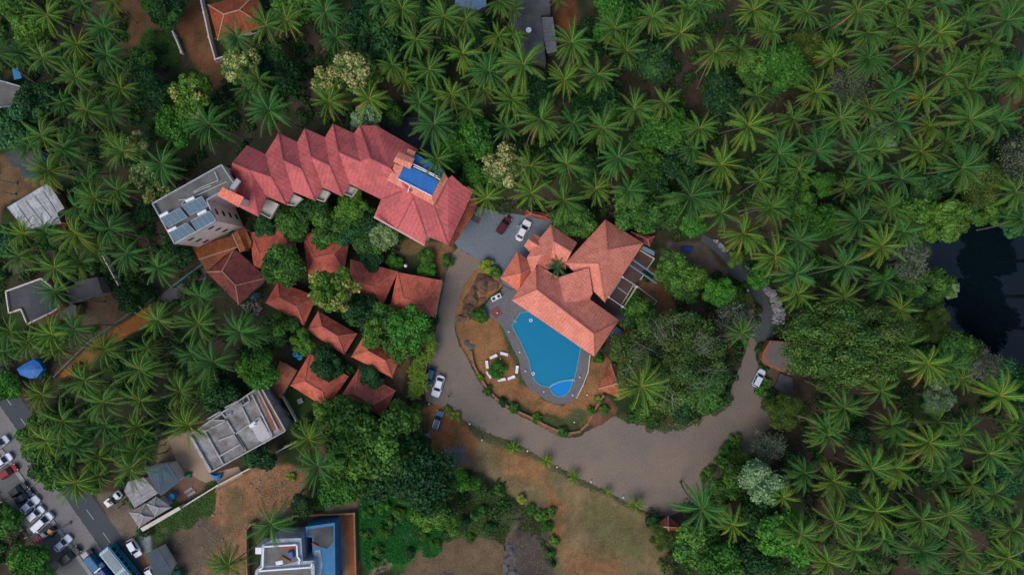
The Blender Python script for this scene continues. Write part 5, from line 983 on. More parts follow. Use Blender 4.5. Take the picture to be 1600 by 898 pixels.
# red-walled terrace by the right hand tree
t = thing('raised_terrace', 'purple-grey raised terrace with red brick rim under the wide olive tree', 'terrace', P(1215, 560))
TP = [(1203, 532), (1192, 550), (1190, 560), (1198, 570), (1224, 581), (1260, 560), (1250, 535)]
slab(t, TP, 2.4, 2.4, M['brick'], 'base'); slab(t, [(1205, 534), (1197, 552), (1197, 560), (1203, 568), (1222, 577), (1254, 558), (1246, 537)], 2.44, .04, mat('purple_paving', (.13, .105, .11), .9, .2, 1), 'floor')
slab(t, [(1219, 583), (1238, 590), (1240, 608), (1230, 614), (1210, 606)], .5, .5, M['conc_dk'], 'lower_slab')
# lower left: sheds and roofs
t = thing('slate_blue_house', 'slate blue sheet-roofed house beside the sandy yard', 'house', P(252, 748))
roof(t, [(224, 729, 4.2), (246, 727, 4.6), (262, 724, 4.2), (281, 752, 4.2), (252, 774, 4.2), (247, 770, 4.2)], [[0, 1, 2, 3, 4, 5]], M['roof_steel'], .12, color=(1.2, 1.2, 1.2)); walls(t, [(224, 729), (262, 724), (281, 752), (252, 774)], 4, M['wall'], .4)
t = thing('grey_patio_roof', 'light grey panelled roof left of the slate blue house', 'roof', P(218, 770))
roof(t, [(200, 752, 3.6), (224, 745, 3.6), (247, 770, 3.6), (210, 793, 3.6), (194, 766, 3.6)], [[0, 1, 2, 3, 4]], M['roof_grey'], .1, color=(.95, .9, .95)); walls(t, [(200, 752), (224, 745), (247, 770), (210, 793), (194, 766)], 3.4, M['wall'], .5)
sm = MB()
for a, b2 in (((197, 768), (229, 750)), ((200, 775), (236, 757)), ((206, 785), (242, 766)), ((209, 755), (224, 782))): sm.bar(P(*a, 3.65)-t.location, P(*b2, 3.65)-t.location, .1, .05)
sm.build('roof_rib', M['grey'], t)
hiphouse('tent_roof_house', 'grey beige hipped roof with a peak next to the road', [(227, 786), (241, 808), (217, 824), (202, 800)], [(219, 802), (225, 806)], 3.4, 4.2, M['roof_grey'], capm=M['conc_lt'], color=(.9, .8, .75))
hiphouse('tent_roof_house', 'grey hipped roof just below the slate blue house', [(244, 775), (268, 792), (241, 808), (228, 786)], [(240, 790), (248, 793)], 3.3, 4.0, M['roof_grey'], capm=M['conc_lt'], color=(.85, .85, .85))
t = thing('white_strip_roof', 'long narrow white roof strip beside the green lot', 'roof', P(250, 810)); slab(t, [(279, 791), (283, 795), (223, 830), (219, 825)], 2.6, .12, M['wall'], 'sheet'); walls(t, [(279, 791), (283, 795), (223, 830), (219, 825)], 2.4, M['wall'], .1)
t = thing('slate_shed', 'slate blue shed roof at the bottom edge beside the road', 'shed', P(247, 880)); roof(t, [(227, 865, 3.4), (247, 855, 3.4), (267, 889, 3.4), (255, 912, 3.4), (243, 905, 3.4)], [[0, 1, 2, 3, 4]], M['roof_steel'], .12); walls(t, [(227, 865), (247, 855), (267, 889), (255, 912), (243, 905)], 3.2, M['wall'], .3)
t = thing('slab_pile', 'pale square slabs on the brick-coloured yard beside the slate blue house', 'slabs', P(297, 765)); mb = MB()
for i in range(2):
    for j in range(3): c_ = P(291+i*4.5+j*4, 768+i*5-j*2.6)-t.location; mb.box((c_.x, c_.y, .1+.01*i), (.62, .55, .2), .5)
mb.build('slabs', mat('pale_slab', (.32, .27, .27), .9, .2, 1), t)
sheet('yard', [(262, 757), (300, 742), (322, 755), (336, 752), (322, 772), (285, 790), (272, 775)], .018, mat('brick_dust', (.17, .095, .07), .95, .35, .6), .8)
# bottom white and blue house
wb_ = thing('white_blue_house', 'white and pale blue house with open roof yard at the bottom edge', 'house', P(455, 860)); z = 6.2
slab(wb_, [(409, 851), (429, 841), (470.6, 840), (473, 876), (491, 875), (492, 915), (396, 915), (399, 891), (407, 882)], z, z, M['paleblue'], 'wall')
slab(wb_, [(416, 853), (464, 850), (467, 872), (463, 877), (440, 883), (415, 883)], z+.02, .02, M['conc'], 'roof')
slab(wb_, [(437, 854), (464, 851), (465, 857), (440, 860)], z+.04, .02, M['brick'], 'red_floor')
slab(wb_, [(403, 893), (485, 886), (487, 915), (402, 915)], z+.03, .02, M['conc'], 'front_roof')
pr_ = MB()
for pts in ([(413, 852), (465, 849), (466, 868), (470, 872), (468, 879)], [(413, 852), (412, 884), (404, 890), (487, 884), (489, 878)]):
    w3 = [P(x, y, z)-wb_.location for x, y in pts]
    for u, v in zip(w3, w3[1:]): pr_.bar((u.x, u.y, z+.3), (v.x, v.y, z+.3), .28, .6)
pr_.build('parapet', M['white'], wb_)
slab(wb_, [(399, 855), (409, 855), (409, 865), (399, 865)], z-.5, z-1, M['white'], 'chimney_box')
bl = thing('blue_terrace_house', 'bright blue painted roof terrace joined to the white and blue house', 'house', P(505, 860)); z = 4.5
slab(bl, [(477.5, 822.5), (523, 816), (524, 915), (488, 915), (488, 839), (478, 838)], z, z, M['blue2'], 'wall')
slab(bl, [(480, 827), (521, 821), (521, 846), (511, 857), (492, 852), (489, 838), (480, 836)], z+.03, .02, M['conc_dk'], 'stained_roof')
slab(bl, [(491, 860), (500, 858), (504, 880), (500, 910), (490, 910)], z+.03, .02, M['paleblue'], 'worn_paint')
for nm, lb_, px, py, m_, sz in (('blue_barrel_heap', 'blue tarp bundle inside the open roof yard of the white house', 456, 864, 'navy', (1.1, 1.4, .8)), ('plank', 'reddish plank lying on the open roof yard', 447, 872, 'brick', (2.2, .5, .3)), ('plank', 'red plank on the blue terrace', 493, 850, 'brick', (1.6, .45, .3)), ('white_sheet', 'white board on the open roof yard', 437, 878, 'white', (1.6, .9, .2))):
    zz = 6.2 if px < 480 else 4.5
    t = thing(nm, lb_, 'clutter', P(px, py, zz)); mb = MB(); mb.box((0, 0, sz[2]/2+.04), sz, -.5 if nm == 'plank' else .2, .8); mb.build('body', M[m_], t, bevel=.06)
# ------------------------------------------------------------------ tarps, tanks, small things
def drape(label, poly, z, m, name='tarp', hump=.5):
    c = Vector((sum(p[0] for p in poly)/len(poly), sum(p[1] for p in poly)/len(poly))); base = P(c.x, c.y, z); base.z = 0; mb = MB(); ring = PP(poly, z); n = len(ring)
    vs = [v-base for v in ring]; cz = Vector((0, 0, z+hump)); mid = [(v*.5+cz*.5)+Vector((R.uniform(-.1, .1), R.uniform(-.1, .1), R.uniform(.0, .2))) for v in vs]
    low = [Vector((v.x*1.04, v.y*1.04, max(.02, z-1.0))) for v in vs]
    mb.add(vs+mid+[cz]+low, [(i, (i+1) % n, n+(i+1) % n, n+i) for i in range(n)]+[(n+i, n+(i+1) % n, 2*n) for i in range(n)]+[(i, 2*n+1+i, 2*n+1+(i+1) % n, (i+1) % n) for i in range(n)])
    t = thing(name, label, 'tarp', base); mb.build('sheet', m, t); return t
drape('big bright blue tarp tent in the left palm grove near the road', [(26, 576), (38, 568), (52.5, 561), (61, 566), (67.5, 576), (62, 584), (57, 590), (46, 591), (31, 585)], 2.6, M['blue'])
drape('small dark blue tarp lying on the brown earth right of the salmon roof', [(1064, 387), (1070, 384), (1084, 386), (1081, 392), (1073, 394), (1067, 392)], .35, M['navy'], hump=.1)
drape('dark blue tarp glimpsed between palms at the bottom right', [(1580, 852), (1586, 850), (1597, 868), (1592, 870)], 1.0, M['navy'])
drape('small dark blue tarp between palms above the right path', [(1102, 283), (1112, 281), (1112, 292), (1103, 297)], 1.2, M['navy'])
drape('teal green net heap in the sandy yard', [(287, 741), (293, 738), (299, 739), (297, 746), (288, 747)], .5, M['green_tarp'], hump=.4)
drape('folded blue tarp at the corner of the unfinished building', [(327, 739), (336, 742), (346, 739), (344, 747), (339, 752), (334, 747)], .8, M['blue'], hump=.2)
drape('green tarp behind the slate blue shed at the bottom edge', [(270, 892), (281, 890), (286, 905), (272, 908)], 1.6, mat('dark_green_tarp', (.005, .1, .07), .6, .2, 1))
drape('dark blue tarp bundle between the maroon house and the cottages', [(391, 459), (402, 456), (408, 462), (400, 468), (391, 466)], .7, M['navy'], hump=.3)
for lb_, px, py, rr in (('upper of two light blue round water drums', 461, 553.5, .62), ('lower of two light blue round water drums', 467.5, 558.5, .58)):
    t = thing('water_drum', lb_+' by the red lean-to', 'water tank', P(px, py, 1.3), 0, 'light blue water drums'); t.location.z = 0; mb = MB(); mb.lathe([(rr, 0), (rr, 1.1), (rr*.9, 1.2), (rr*.35, 1.3), (rr*.35, 1.36)], n=18); mb.build('drum', mat('light_blue_plastic', (.01, .33, .62), .4, .1, 1), t)
    mb = MB(); mb.lathe([(rr*.3, 1.362), (rr*.3, 1.4)], n=14); mb.build('lid', M['blue2'], t)
t = thing('water_tank', 'blue round water tank beside the grey house under the slate blue roof', 'water tank', P(267, 776, 1.5)); t.location.z = 0; mb = MB(); mb.lathe([(.7, 0), (.7, 1.4), (.6, 1.5), (.2, 1.6)], n=16); mb.build('tank', mat('sky_blue_plastic', (.01, .25, .5), .4, .1, 1), t)
t = thing('satellite_dish', 'white satellite dish on the grey house at the top edge', 'satellite dish', P(826, 49, 4)); mb = MB(); mb.lathe([(.08, .2), (.35, .35), (.55, .6)], n=16); mb.build('dish', M['white'], t); mb = MB(); mb.tube([(0, 0, -.35), (0, 0, .25)], .05, 6); mb.build('mast', M['grey'], t)
t = thing('garden_lamp', 'white round garden lamp beside the clipped green bushes', 'garden lamp', P(636, 415.5)); mb = MB(); mb.tube([(0, 0, 0), (0, 0, 1.6)], .05, 8); mb.build('post', M['grey'], t); mb = MB(); mb.lathe([(.15, 1.6), (.33, 1.75), (.36, 1.9), (.25, 2.1), (.08, 2.2)], n=14); mb.build('globe', M['white'], t, smooth=True)
def lounger(label, px, py, ang):
    t = thing('sun_lounger', label, 'sun lounger', P(px, py), math.radians(ang), 'white loungers around the small lawn tree')
    mb = MB(); mb.box((-.25, 0, .3), (1.15, .56, .09)); 
    for k in range(6): mb.box((-.72+k*.2, 0, .35), (.12, .52, .03))
    mb.build('seat', M['white'], t); mb = MB(); mb.bar((.33, 0, .32), (.78, 0, .62), .56, .07); mb.build('backrest', M['white'], t)
    for x in (-.7, .5):
        for y in (-.22, .22): mb = MB(); mb.box((x, y, .13), (.07, .07, .26)); mb.build('leg', M['white'], t)
for lb_, zx, zy, an in (('white lounger above left of the small lawn tree', 570, 452, 24), ('white lounger above the small lawn tree, nearest the pool end', 703, 420, -14), ('white lounger upright at the left of the small lawn tree', 488, 550, 96), ('white lounger half hidden at the lower left of the lawn tree', 512, 678, 122), ('white lounger under the bottom of the lawn tree', 672, 740, 10), ('white lounger below right of the lawn tree', 793, 714, 22), ('white lounger at the right of the lawn tree beside the deck', 862, 612, 84)):
    lounger(lb_, 700+zx/8, 500+zy/8, an)
t = thing('pool_cabinet', 'white rectangular table with two dark square tops at the upper end of the pool deck', 'table', P(775.5, 464.5), math.radians(27)); mb = MB(); mb.box((0, 0, .8), (2.1, .95, .12)); mb.build('top', M['white'], t)
for x in (-.55, .55): mb = MB(); mb.box((x, 0, .87), (.6, .6, .02)); mb.build('dark_inset', M['cloth'], t)
for x in (-.9, .9):
    for y in (-.4, .4): mb = MB(); mb.box((x, y, .37), (.1, .1, .74)); mb.build('leg', M['white'], t)
t = thing('floor_mat', 'square brick red mat on the upper pool deck', 'mat', P(776, 487.5), .35); t.location.z = .12; mb = MB(); mb.box((0, 0, .016), (1.9, 2.0, .03), .3); mb.build('mat', mat('red_mat', (.2, .06, .055), .9, .2, 2), t)
for lb_, px, py in (('white swim ring floating near the top of the pool', 829.5, 500), ('white swim ring floating near the left side of the pool', 833.2, 583.2)):
    t = thing('swim_ring', lb_, 'swim ring', P(px, py), 0, 'white swim rings in the pool'); t.location.z = .05; me_ = bpy.data.meshes.new('ring'); bm = bmesh.new(); vs = []
    for i in range(20):
        for j in range(8): a, b_ = i*math.pi/10, j*math.pi/4; vs.append(bm.verts.new(((.27+.09*math.cos(b_))*math.cos(a), (.27+.09*math.cos(b_))*math.sin(a), .06+.08*math.sin(b_))))
    for i in range(20):
        for j in range(8): bm.faces.new((vs[i*8+j], vs[((i+1) % 20)*8+j], vs[((i+1) % 20)*8+(j+1) % 8], vs[i*8+(j+1) % 8]))
    bm.to_mesh(me_); bm.free(); me_.materials.append(M['white']); o = bpy.data.objects.new('ring', me_); COL.objects.link(o); o.parent = t
for lb_, px, py, an in (('white pool ladder at the upper left rim of the pool', 805.5, 500.5, 50), ('white pool ladder at the right rim of the paddling corner', 896, 592, 70)):
    t = thing('pool_ladder', lb_, 'pool ladder', P(px, py), math.radians(an), 'white pool ladders'); t.location.z = .1
    for y in (-.2, .2): mb = MB(); mb.tube([(-.35, y, 0), (-.3, y, .55), (0, y, .65), (.25, y, .4), (.25, y, -.6)], .035, 6); mb.build('rail', M['white'], t)
    mb = MB()
    for zz in (-.1, -.35): mb.box((.25, 0, zz), (.12, .4, .03))
    mb.build('step', M['white'], t)
for i, (px, py) in enumerate([(795, 518), (812, 549.6), (821, 579), (849.5, 611), (894.5, 616.5), (905.5, 588.5), (917, 616.5), (846, 650), (897, 658.8), (782, 560), (777, 488.5)]):
    t = thing('spotlight', uniq('tiny white garden spotlight', px, py), 'garden light', P(px, py), 0, 'small white garden spotlights'); t.location.z = .12 if i in (0, 1, 2, 3, 4, 5, 10) else 0
    mb = MB(); mb.tube([(0, 0, 0), (0, 0, .3)], .03, 6); mb.build('stake', M['grey'], t); mb = MB(); mb.lathe([(.05, .3), (.13, .36), (.14, .44), (.05, .48)], n=10); mb.build('head', M['white'], t)
for i, (px, py) in enumerate([(824, 703), (870, 728), (923, 751), (973, 775), (753, 686), (734, 661), (671, 630)]):
    t = thing('bollard_light', uniq('tiny white bollard light beside the driveway', px, py), 'garden light', P(px, py), 0, 'white bollard lights along the driveway')
    mb = MB(); mb.tube([(0, 0, 0), (0, 0, .55)], .06, 6); mb.build('post', M['grey'], t); mb = MB(); mb.lathe([(.1, .55), (.15, .6), (.15, .68), (.04, .72)], n=10); mb.build('cap', M['white'], t)
for lb_, a, b2 in (('white plank bench on the left above the brick rubble', (1146, 463), (1154, 450)), ('white plank bench on the right above the brick rubble', (1160, 447), (1169, 455))):
    t = thing('bench', lb_, 'bench', P((a[0]+b2[0])/2, (a[1]+b2[1])/2), 0, 'white benches beside the path'); u, v = P(*a)-t.location, P(*b2)-t.location
    mb = MB(); mb.bar((u.x, u.y, .45), (v.x, v.y, .45), .5, .1); mb.build('seat', M['white'], t)
    for f in (.15, .85): c_ = u.lerp(v, f); mb = MB(); mb.box((c_.x, c_.y, .2), (.35, .35, .4)); mb.build('leg', M['white'], t)
def heap(name, label, poly, n, smin, smax, m, hgt=.6, seed=1, kind='stuff', cat=None):
    rs_ = np.random.RandomState(seed); xs = [p[0] for p in poly]; ys = [p[1] for p in poly]; mb = MB(); c_ = 0
    while c_ < n:
        x, y = rs_.uniform(min(xs), max(xs)), rs_.uniform(min(ys), max(ys))
        if not inpoly(np.array([x]), np.array([y]), poly)[0]: continue
        c_ += 1; p_ = P(x, y); s = rs_.uniform(smin, smax)*.5; k = polydist(np.array([x]), np.array([y]), poly)[0]; zc = min(1, k/5)*hgt*rs_.rand()
        vs = []; 
        for v in [(-1, -1, -1), (1, -1, -1), (1, 1, -1), (-1, 1, -1), (-1, -1, 1), (1, -1, 1), (1, 1, 1), (-1, 1, 1)]:
            vs.append(np.array(v)*s*rs_.uniform(.55, 1.1, 3))
        a = rs_.rand()*6.28; b_ = rs_.uniform(-.6, .6); Rm = Matrix.Rotation(a, 3, 'Z') @ Matrix.Rotation(b_, 3, 'X')
        mb.add([Rm @ Vector(v)+Vector((p_.x, p_.y, zc+s*.5)) for v in vs], [(3, 2, 1, 0), (4, 5, 6, 7), (0, 1, 5, 4), (1, 2, 6, 5), (2, 3, 7, 6), (3, 0, 4, 7)])
    o = mb.build(name, m); return tag(o, label, cat, None, kind)
heap('rubble', 'white stone rubble heaped beside the right hand path', [(1192, 447), (1204, 452), (1216, 466), (1225, 490), (1222, 505), (1208, 505), (1208, 480), (1200, 462)], 170, .2, 1.0, M['rubble'], .6, 2)
heap('rubble', 'grey rubble line on the far side of the dark path', [(1112, 372), (1120, 374), (1136, 392), (1130, 392)], 60, .15, .6, M['rubble'], .3, 3)
heap('rubble', 'white stones along the path edge under the lime shrub', [(1160, 412), (1170, 420), (1182, 436), (1176, 432)], 40, .2, .6, M['rubble'], .3, 4)
heap('broken_bricks', 'heap of broken brown bricks below the two white benches', [(1158, 454), (1170, 457), (1178, 475), (1176, 495), (1166, 500), (1156, 480), (1152, 466)], 420, .15, .5, M['rubble_b'], 1.0, 5)
heap('rubble', 'scattered rubble between the maroon house and the palms', [(378, 476), (400, 466), (412, 480), (400, 495), (385, 488)], 150, .12, .5, mat('mixed_rubble', (.2, .17, .15), .9, .5, 3), .3, 6)
heap('stones', 'grey stones on the orange parking ground', [(664, 678), (672, 674), (673, 686), (667, 686)], 16, .2, .6, M['rubble'], .3, 7)
heap('litter', 'scattered pale stones on the dirt lot', [(300, 830), (380, 750), (470, 730), (480, 770), (400, 830), (380, 890), (300, 895)], 70, .08, .35, M['rubble'], .0, 8)
heap('litter', 'pale rubble on the ground beside the green patch', [(640, 822), (651, 824), (640, 845), (630, 852)], 60, .1, .4, M['rubble'], .1, 9)
def mound(name, label, poly, hgt, m, seed=1, kind='structure', step=.3, cat=None):
    W = [(p.x, p.y) for p in PP(poly)]; xs = [p[0] for p in W]; ys = [p[1] for p in W]
    X, Y = np.meshgrid(np.arange(min(xs), max(xs), step), np.arange(min(ys), max(ys), step)); sh = X.shape
    jx = X+fbm(X, Y, 3, seed+5)*1.2; jy = Y+fbm(X, Y, 3, seed+6)*1.2
    d = polydist(jx.ravel(), jy.ravel(), W).reshape(sh); ins = inpoly(jx.ravel(), jy.ravel(), W).reshape(sh); d = np.where(ins, d, -d)
    rid = 1-np.abs(fbm(X, Y*1.6, 3.0, seed))*1.8
    Z = np.clip(d, -.5, 1.6)/1.6*hgt*(.1+.9*rid)+fbm(X, Y, 1.3, seed+2)*.4*hgt-.1
    mb = MB(); idx = -np.ones(sh, int); k = 0
    for i in range(sh[0]):
        for j in range(sh[1]):
            if d[i, j] > -.5: idx[i, j] = k; k += 1; mb.v.append((X[i, j], Y[i, j], Z[i, j]))
    for i in range(sh[0]-1):
        for j in range(sh[1]-1):
            a = (idx[i, j], idx[i, j+1], idx[i+1, j+1], idx[i+1, j])
            if min(a) >= 0: mb.f.append(a)
    o = mb.build(name, m, smooth=False)
    if kind: tag(o, kind=kind)
    else: tag(o, label, cat)
    return o
mound('rock_outcrop', 'dark brown rock outcrop between the driveway curve and the pool deck', [(727, 470), (735, 448), (746, 424), (762, 414), (775, 425), (783, 440), (775, 455), (760, 470), (748, 484), (735, 500), (722, 512), (716, 495)], 1.1, M['rock'], 3, None, cat='rock')
mound('rock_outcrop', 'small grey rock outcrop at the head of the brown garden wall', [(720, 530), (740, 528), (747, 537), (744, 548), (730, 552), (722, 545)], .5, M['rock_grey'], 8, None, cat='rock')
mound('rock_outcrop', 'small grey rock sheet beside the dry field', [(790, 770), (800, 778), (815, 800), (822, 820), (812, 812), (800, 800)], .5, M['rock_grey'], 12, None, cat='rock')
mound('rock_outcrop', 'humped grey rock at the bottom edge left of the dry field', [(786, 850), (797, 848), (808, 870), (812, 905), (788, 905)], .9, M['rock_grey'], 17, None, cat='rock')
mound('rock_outcrop', 'round dark boulder at the bottom edge of the dirt ground', [(675, 898), (690, 889), (705, 890), (715, 905), (690, 915)], .9, M['rock_grey'], 21, None, cat='rock')
mound('gravel_heap', 'blue-grey gravel heap on the orange parking ground', [(713, 684), (722, 682), (729, 690), (724, 698), (712, 696)], .5, mat('gravel', (.15, .16, .17), .9, .3, 3), 31, None, cat='gravel heap')
t = thing('white_tables', 'pale square board on the small lawn below the red lean-to', 'board', P(470, 625.5)); mb = MB(); mb.box((0, 0, .5), (1.1, 1.0, .08), .4); mb.build('top', M['conc_lt'], t); mb = MB(); mb.box((0, 0, .23), (.2, .2, .46)); mb.build('leg', M['grey'], t)
# street lamp over the parking, lamp poles
def lamp_post(label, px, py, h_, ang):
    t = thing('street_lamp', label, 'street lamp', P(px, py), math.radians(ang)); mb = MB(); mb.tube([(0, 0, 0), (0, 0, h_*.5), (0, 0, h_)], [.12, .1, .07], 8); mb.build('pole', M['grey'], t)
    mb = MB(); mb.tube([(0, 0, h_-.1), (.6, 0, h_+.25), (1.6, 0, h_+.3)], .05, 6); mb.build('arm', M['grey'], t); mb = MB(); mb.box((1.8, 0, h_+.27), (.6, .22, .12)); mb.build('lamp_head', M['white'], t); mb = MB(); mb.box((0, 0, .15), (.5, .5, .3)); mb.build('base', M['conc'], t)
lamp_post('grey street lamp between the parked cars and the main road', 110.5, 816, 7.5, 150)
lamp_post('grey lamp pole at the far left edge beside the sheet-roofed shed', 26, 287, 8, 180); lamp_post('grey lamp pole at the left edge above the shed yard', 24, 304, 6, 100)
fn = thing('fence', 'low fence of concrete posts and rails behind the parked cars', 'fence', P(*along(140, 96)))
for i in range(16):
    x, y = along(60+i*13.5, 97); c_ = P(x, y)-fn.location; mb = MB(); mb.box((c_.x, c_.y, .5), (.7, .16, 1.0), math.radians(27)); mb.build('post', M['conc_lt'], fn)
mb = MB(); a, b2 = P(*along(60, 97))-fn.location, P(*along(60+15*13.5, 97))-fn.location
for zz in (.35, .75): mb.bar((a.x, a.y, zz), (b2.x, b2.y, zz), .06, .08)
mb.build('rail', M['conc'], fn)

# ------------------------------------------------------------------ vehicles
def outline(L, W_, k=.32, n=5):
    pts = []; r_c = W_*k
    for cx, cy, a0 in ((L/2-r_c, W_/2-r_c, 0), (-L/2+r_c, W_/2-r_c, 90), (-L/2+r_c, -W_/2+r_c, 180), (L/2-r_c, -W_/2+r_c, 270)):
        for i in range(n): a = math.radians(a0+90*i/(n-1)); pts.append((cx+r_c*math.cos(a), cy+r_c*math.sin(a)))
    return pts
def loft(mb, rings):
    n = len(rings[0]); vs = [v for r in rings for v in r]; fs = [tuple(range(n-1, -1, -1)), tuple((len(rings)-1)*n+i for i in range(n))]
    for k in range(len(rings)-1):
        for i in range(n): fs.append((k*n+i, k*n+(i+1) % n, (k+1)*n+(i+1) % n, (k+1)*n+i))
    mb.add(vs, fs)
def make_car(kind):
    L, W_ = {'sedan': (4.5, 1.74), 'hatch': (3.9, 1.66), 'suv': (4.5, 1.82), 'van': (4.7, 1.75)}[kind]
    x0, x1, x2, x3, zb, zt = {'sedan': (-1.75, -1.15, .25, 1.0, .92, 1.42), 'hatch': (-1.8, -1.45, .35, 1.0, .95, 1.48), 'suv': (-2.1, -1.85, .35, 1.0, 1.05, 1.72), 'van': (-2.22, -2.05, .75, 1.45, 1.1, 1.85)}[kind]
    t = thing('parked_car', 'x', 'car')
    O = outline(L, W_); mb = MB()
    def ring(s, z, hood=0): return [(x*s, y*(s if s < 1 else 1), z-(.16 if x > L*.2 else (.06 if x < -L*.36 else 0))*hood) for x, y in O]
    loft(mb, [ring(.95, .25), ring(1, .4), ring(1, .68), ring(.985, zb-.1, .6), ring(.93, zb, 1)])
    body = mb.build('body', M['paint'], t, smooth=False)
    wb2, wt = W_*.45, W_*.37
    mb = MB(); c = [(x0, -wb2), (x3, -wb2), (x3, wb2), (x0, wb2)]; d = [(x1, -wt), (x2, -wt), (x2, wt), (x1, wt)]
    zs = zb-.06
    mb.add([(x, y, zs) for x, y in c]+[(x, y, zt) for x, y in d]+[(x*.96+.0, y*.9, zt+.05) for x, y in d], [(0, 1, 5, 4), (1, 2, 6, 5), (2, 3, 7, 6), (3, 0, 4, 7), (4, 5, 9, 8), (5, 6, 10, 9), (6, 7, 11, 10), (7, 4, 8, 11), (8, 9, 10, 11)])
    mb.build('cabin', M['paint'], t)
    def pane(nm, q, out):
        c_ = sum((Vector(v) for v in q), Vector())/4; mb = MB(); mb.add([c_+(Vector(v)-c_)*.88+Vector(out)*.012 for v in q], [(0, 1, 2, 3)]); mb.build(nm, M['glass'], t)
    zs2 = zs+.1
    pane('windscreen', [(x3, -wb2, zs2), (x3, wb2, zs2), (x2, wt, zt), (x2, -wt, zt)], (.6, 0, .8)); pane('rear_window', [(x0, wb2, zs2), (x0, -wb2, zs2), (x1, -wt, zt), (x1, wt, zt)], (-.8, 0, .6))
    for s in (-1, 1): pane('side_window', [(x0+.25, s*wb2, zs2), (x3-.35, s*wb2, zs2), (x2-.1, s*wt, zt), (x1+.1, s*wt, zt)][::s], (0, s, .4))
    for sx in (-1, 1):
        for sy in (-1, 1):
            cx, cy = sx*L*.31, sy*(W_/2-.1); mb = MB(); mb.tube([(cx, cy-.1, .32), (cx, cy+.1, .32)], .32, 14); wh = mb.build('wheel', M['black'], t); mb = MB(); mb.tube([(cx, cy+sy*.1-.01, .32), (cx, cy+sy*.1+.01, .32)], .18, 10); mb.build('rim', M['grey'], wh)
    for sy in (-1, 1):
        mb = MB(); mb.box((L/2-.2, sy*W_*.34, .66), (.3, .36, .14), -sy*.35); mb.build('headlight', M['lamp'], t)
        mb = MB(); mb.box((-L/2+.12, sy*W_*.38, .76), (.22, .26, .2), sy*.3); mb.build('taillight', M['red'], t)
        mb = MB(); mb.box((x3-.25, sy*(W_/2+.06), .95), (.14, .2, .12)); mb.build('mirror', M['paint'], t)
    return t
PROTO = {}
def copy_tree(o, par=None):
    c = o.copy(); COL.objects.link(c); c.parent = par
    for ch in o.children: copy_tree(ch, c)
    return c
def setcol(o, col):
    o.color = (*col, 1)
    for ch in o.children: setcol(ch, col)
def car(kind, px, py, ang, col, label, group=None, scale=1, door=False, rails=False):
    if kind not in PROTO: PROTO[kind] = make_car(kind); t = PROTO[kind]
    else: t = copy_tree(PROTO[kind])
    p = P(px, py, .9); t.location = (p.x, p.y, .03); t.rotation_euler = (0, 0, math.radians(ang)); t.scale = (scale,)*3; setcol(t, col)
    t['label'] = label; t['category'] = 'car'
    if group: t['group'] = group
    elif 'group' in t: del t['group']
    if door:
        mb = MB(); mb.bar((.55, .84, .85), (.2, 1.6, .85), .07, .75); d = mb.build('open_door', M['paint'], t); d.color = (*col, 1); mb = MB(); mb.bar((.5, .9, 1.35), (.25, 1.5, 1.35), .05, .3); mb.build('door_window', M['glass'], d)
    if rails:
        for s in (-1, 1): mb = MB(); mb.bar((-1.5, s*.62, 1.82), (.2, s*.62, 1.82), .06, .05); mb.build('roof_rail', M['white'], t)
    return t
wh = (.72, .75, .85); PG = 'cars parked side by side along the main road'
# originals first (prototypes)
car('sedan', 684.5, 603, -108, wh, 'white sedan parked nearly nose-down at the edge of the driveway')
car('sedan', 817.5, 360, 62, wh, 'white car with its door open on the paved court', door=True)
car('hatch', 672, 588, -106, (.01, .09, .19), 'dark blue hatchback beside the white sedan on the driveway', scale=.95)
car('hatch', 787, 352, 55, (.09, .015, .02), 'dark red and black car half under a palm on the paved court')
car('suv', 1186, 590.5, 62, (.55, .65, .78), 'pale bluish white SUV on the driveway beside the wide olive tree', scale=.85)
car('suv', 683.5, 657, 72, (.06, .12, .18), 'slate blue SUV with roof rails on the orange earth', rails=True, scale=.92)
car('sedan', 45.5, 789, 42, wh, 'white car parked next to the dark blue car in the roadside row', PG)
car('hatch', 55, 803, 42, wh, 'white hatchback second of the three white cars in a row by the road', PG, .98)
car('van', 66.5, 815.5, 43, wh, 'long white people carrier beside the pink-covered rickshaw', PG)
car('sedan', 97, 849, 43, wh, 'lone white car between the rickshaws and the dark grey car', PG, .92)
car('suv', 109, 868, 40, (.035, .04, .045), 'dark grey car at the lower end of the parked row', PG, 1.0)
car('hatch', 27.5, 765, 36, (.02, .028, .032), 'black car parked beside the dark blue one', PG)
car('hatch', 36.5, 776, 36, (.012, .03, .05), 'dark blue-black car parked beside the white cars', PG)
car('hatch', 12, 737, 34, (.22, .012, .02), 'red car in the parked row at the left edge', PG)
car('hatch', 4, 720, 36, wh, 'white car just above the red car at the left edge', PG)
car('hatch', -1, 693, 38, (.5, .55, .62), 'silver white car cut by the left edge of the photo', PG)
car('hatch', 209, 856, -60, wh, 'white hatchback heading down the road beside the teal bus', scale=1.0)
car('hatch', 237, 899, -60, wh, 'white car cut off at the bottom edge beside the slate shed')
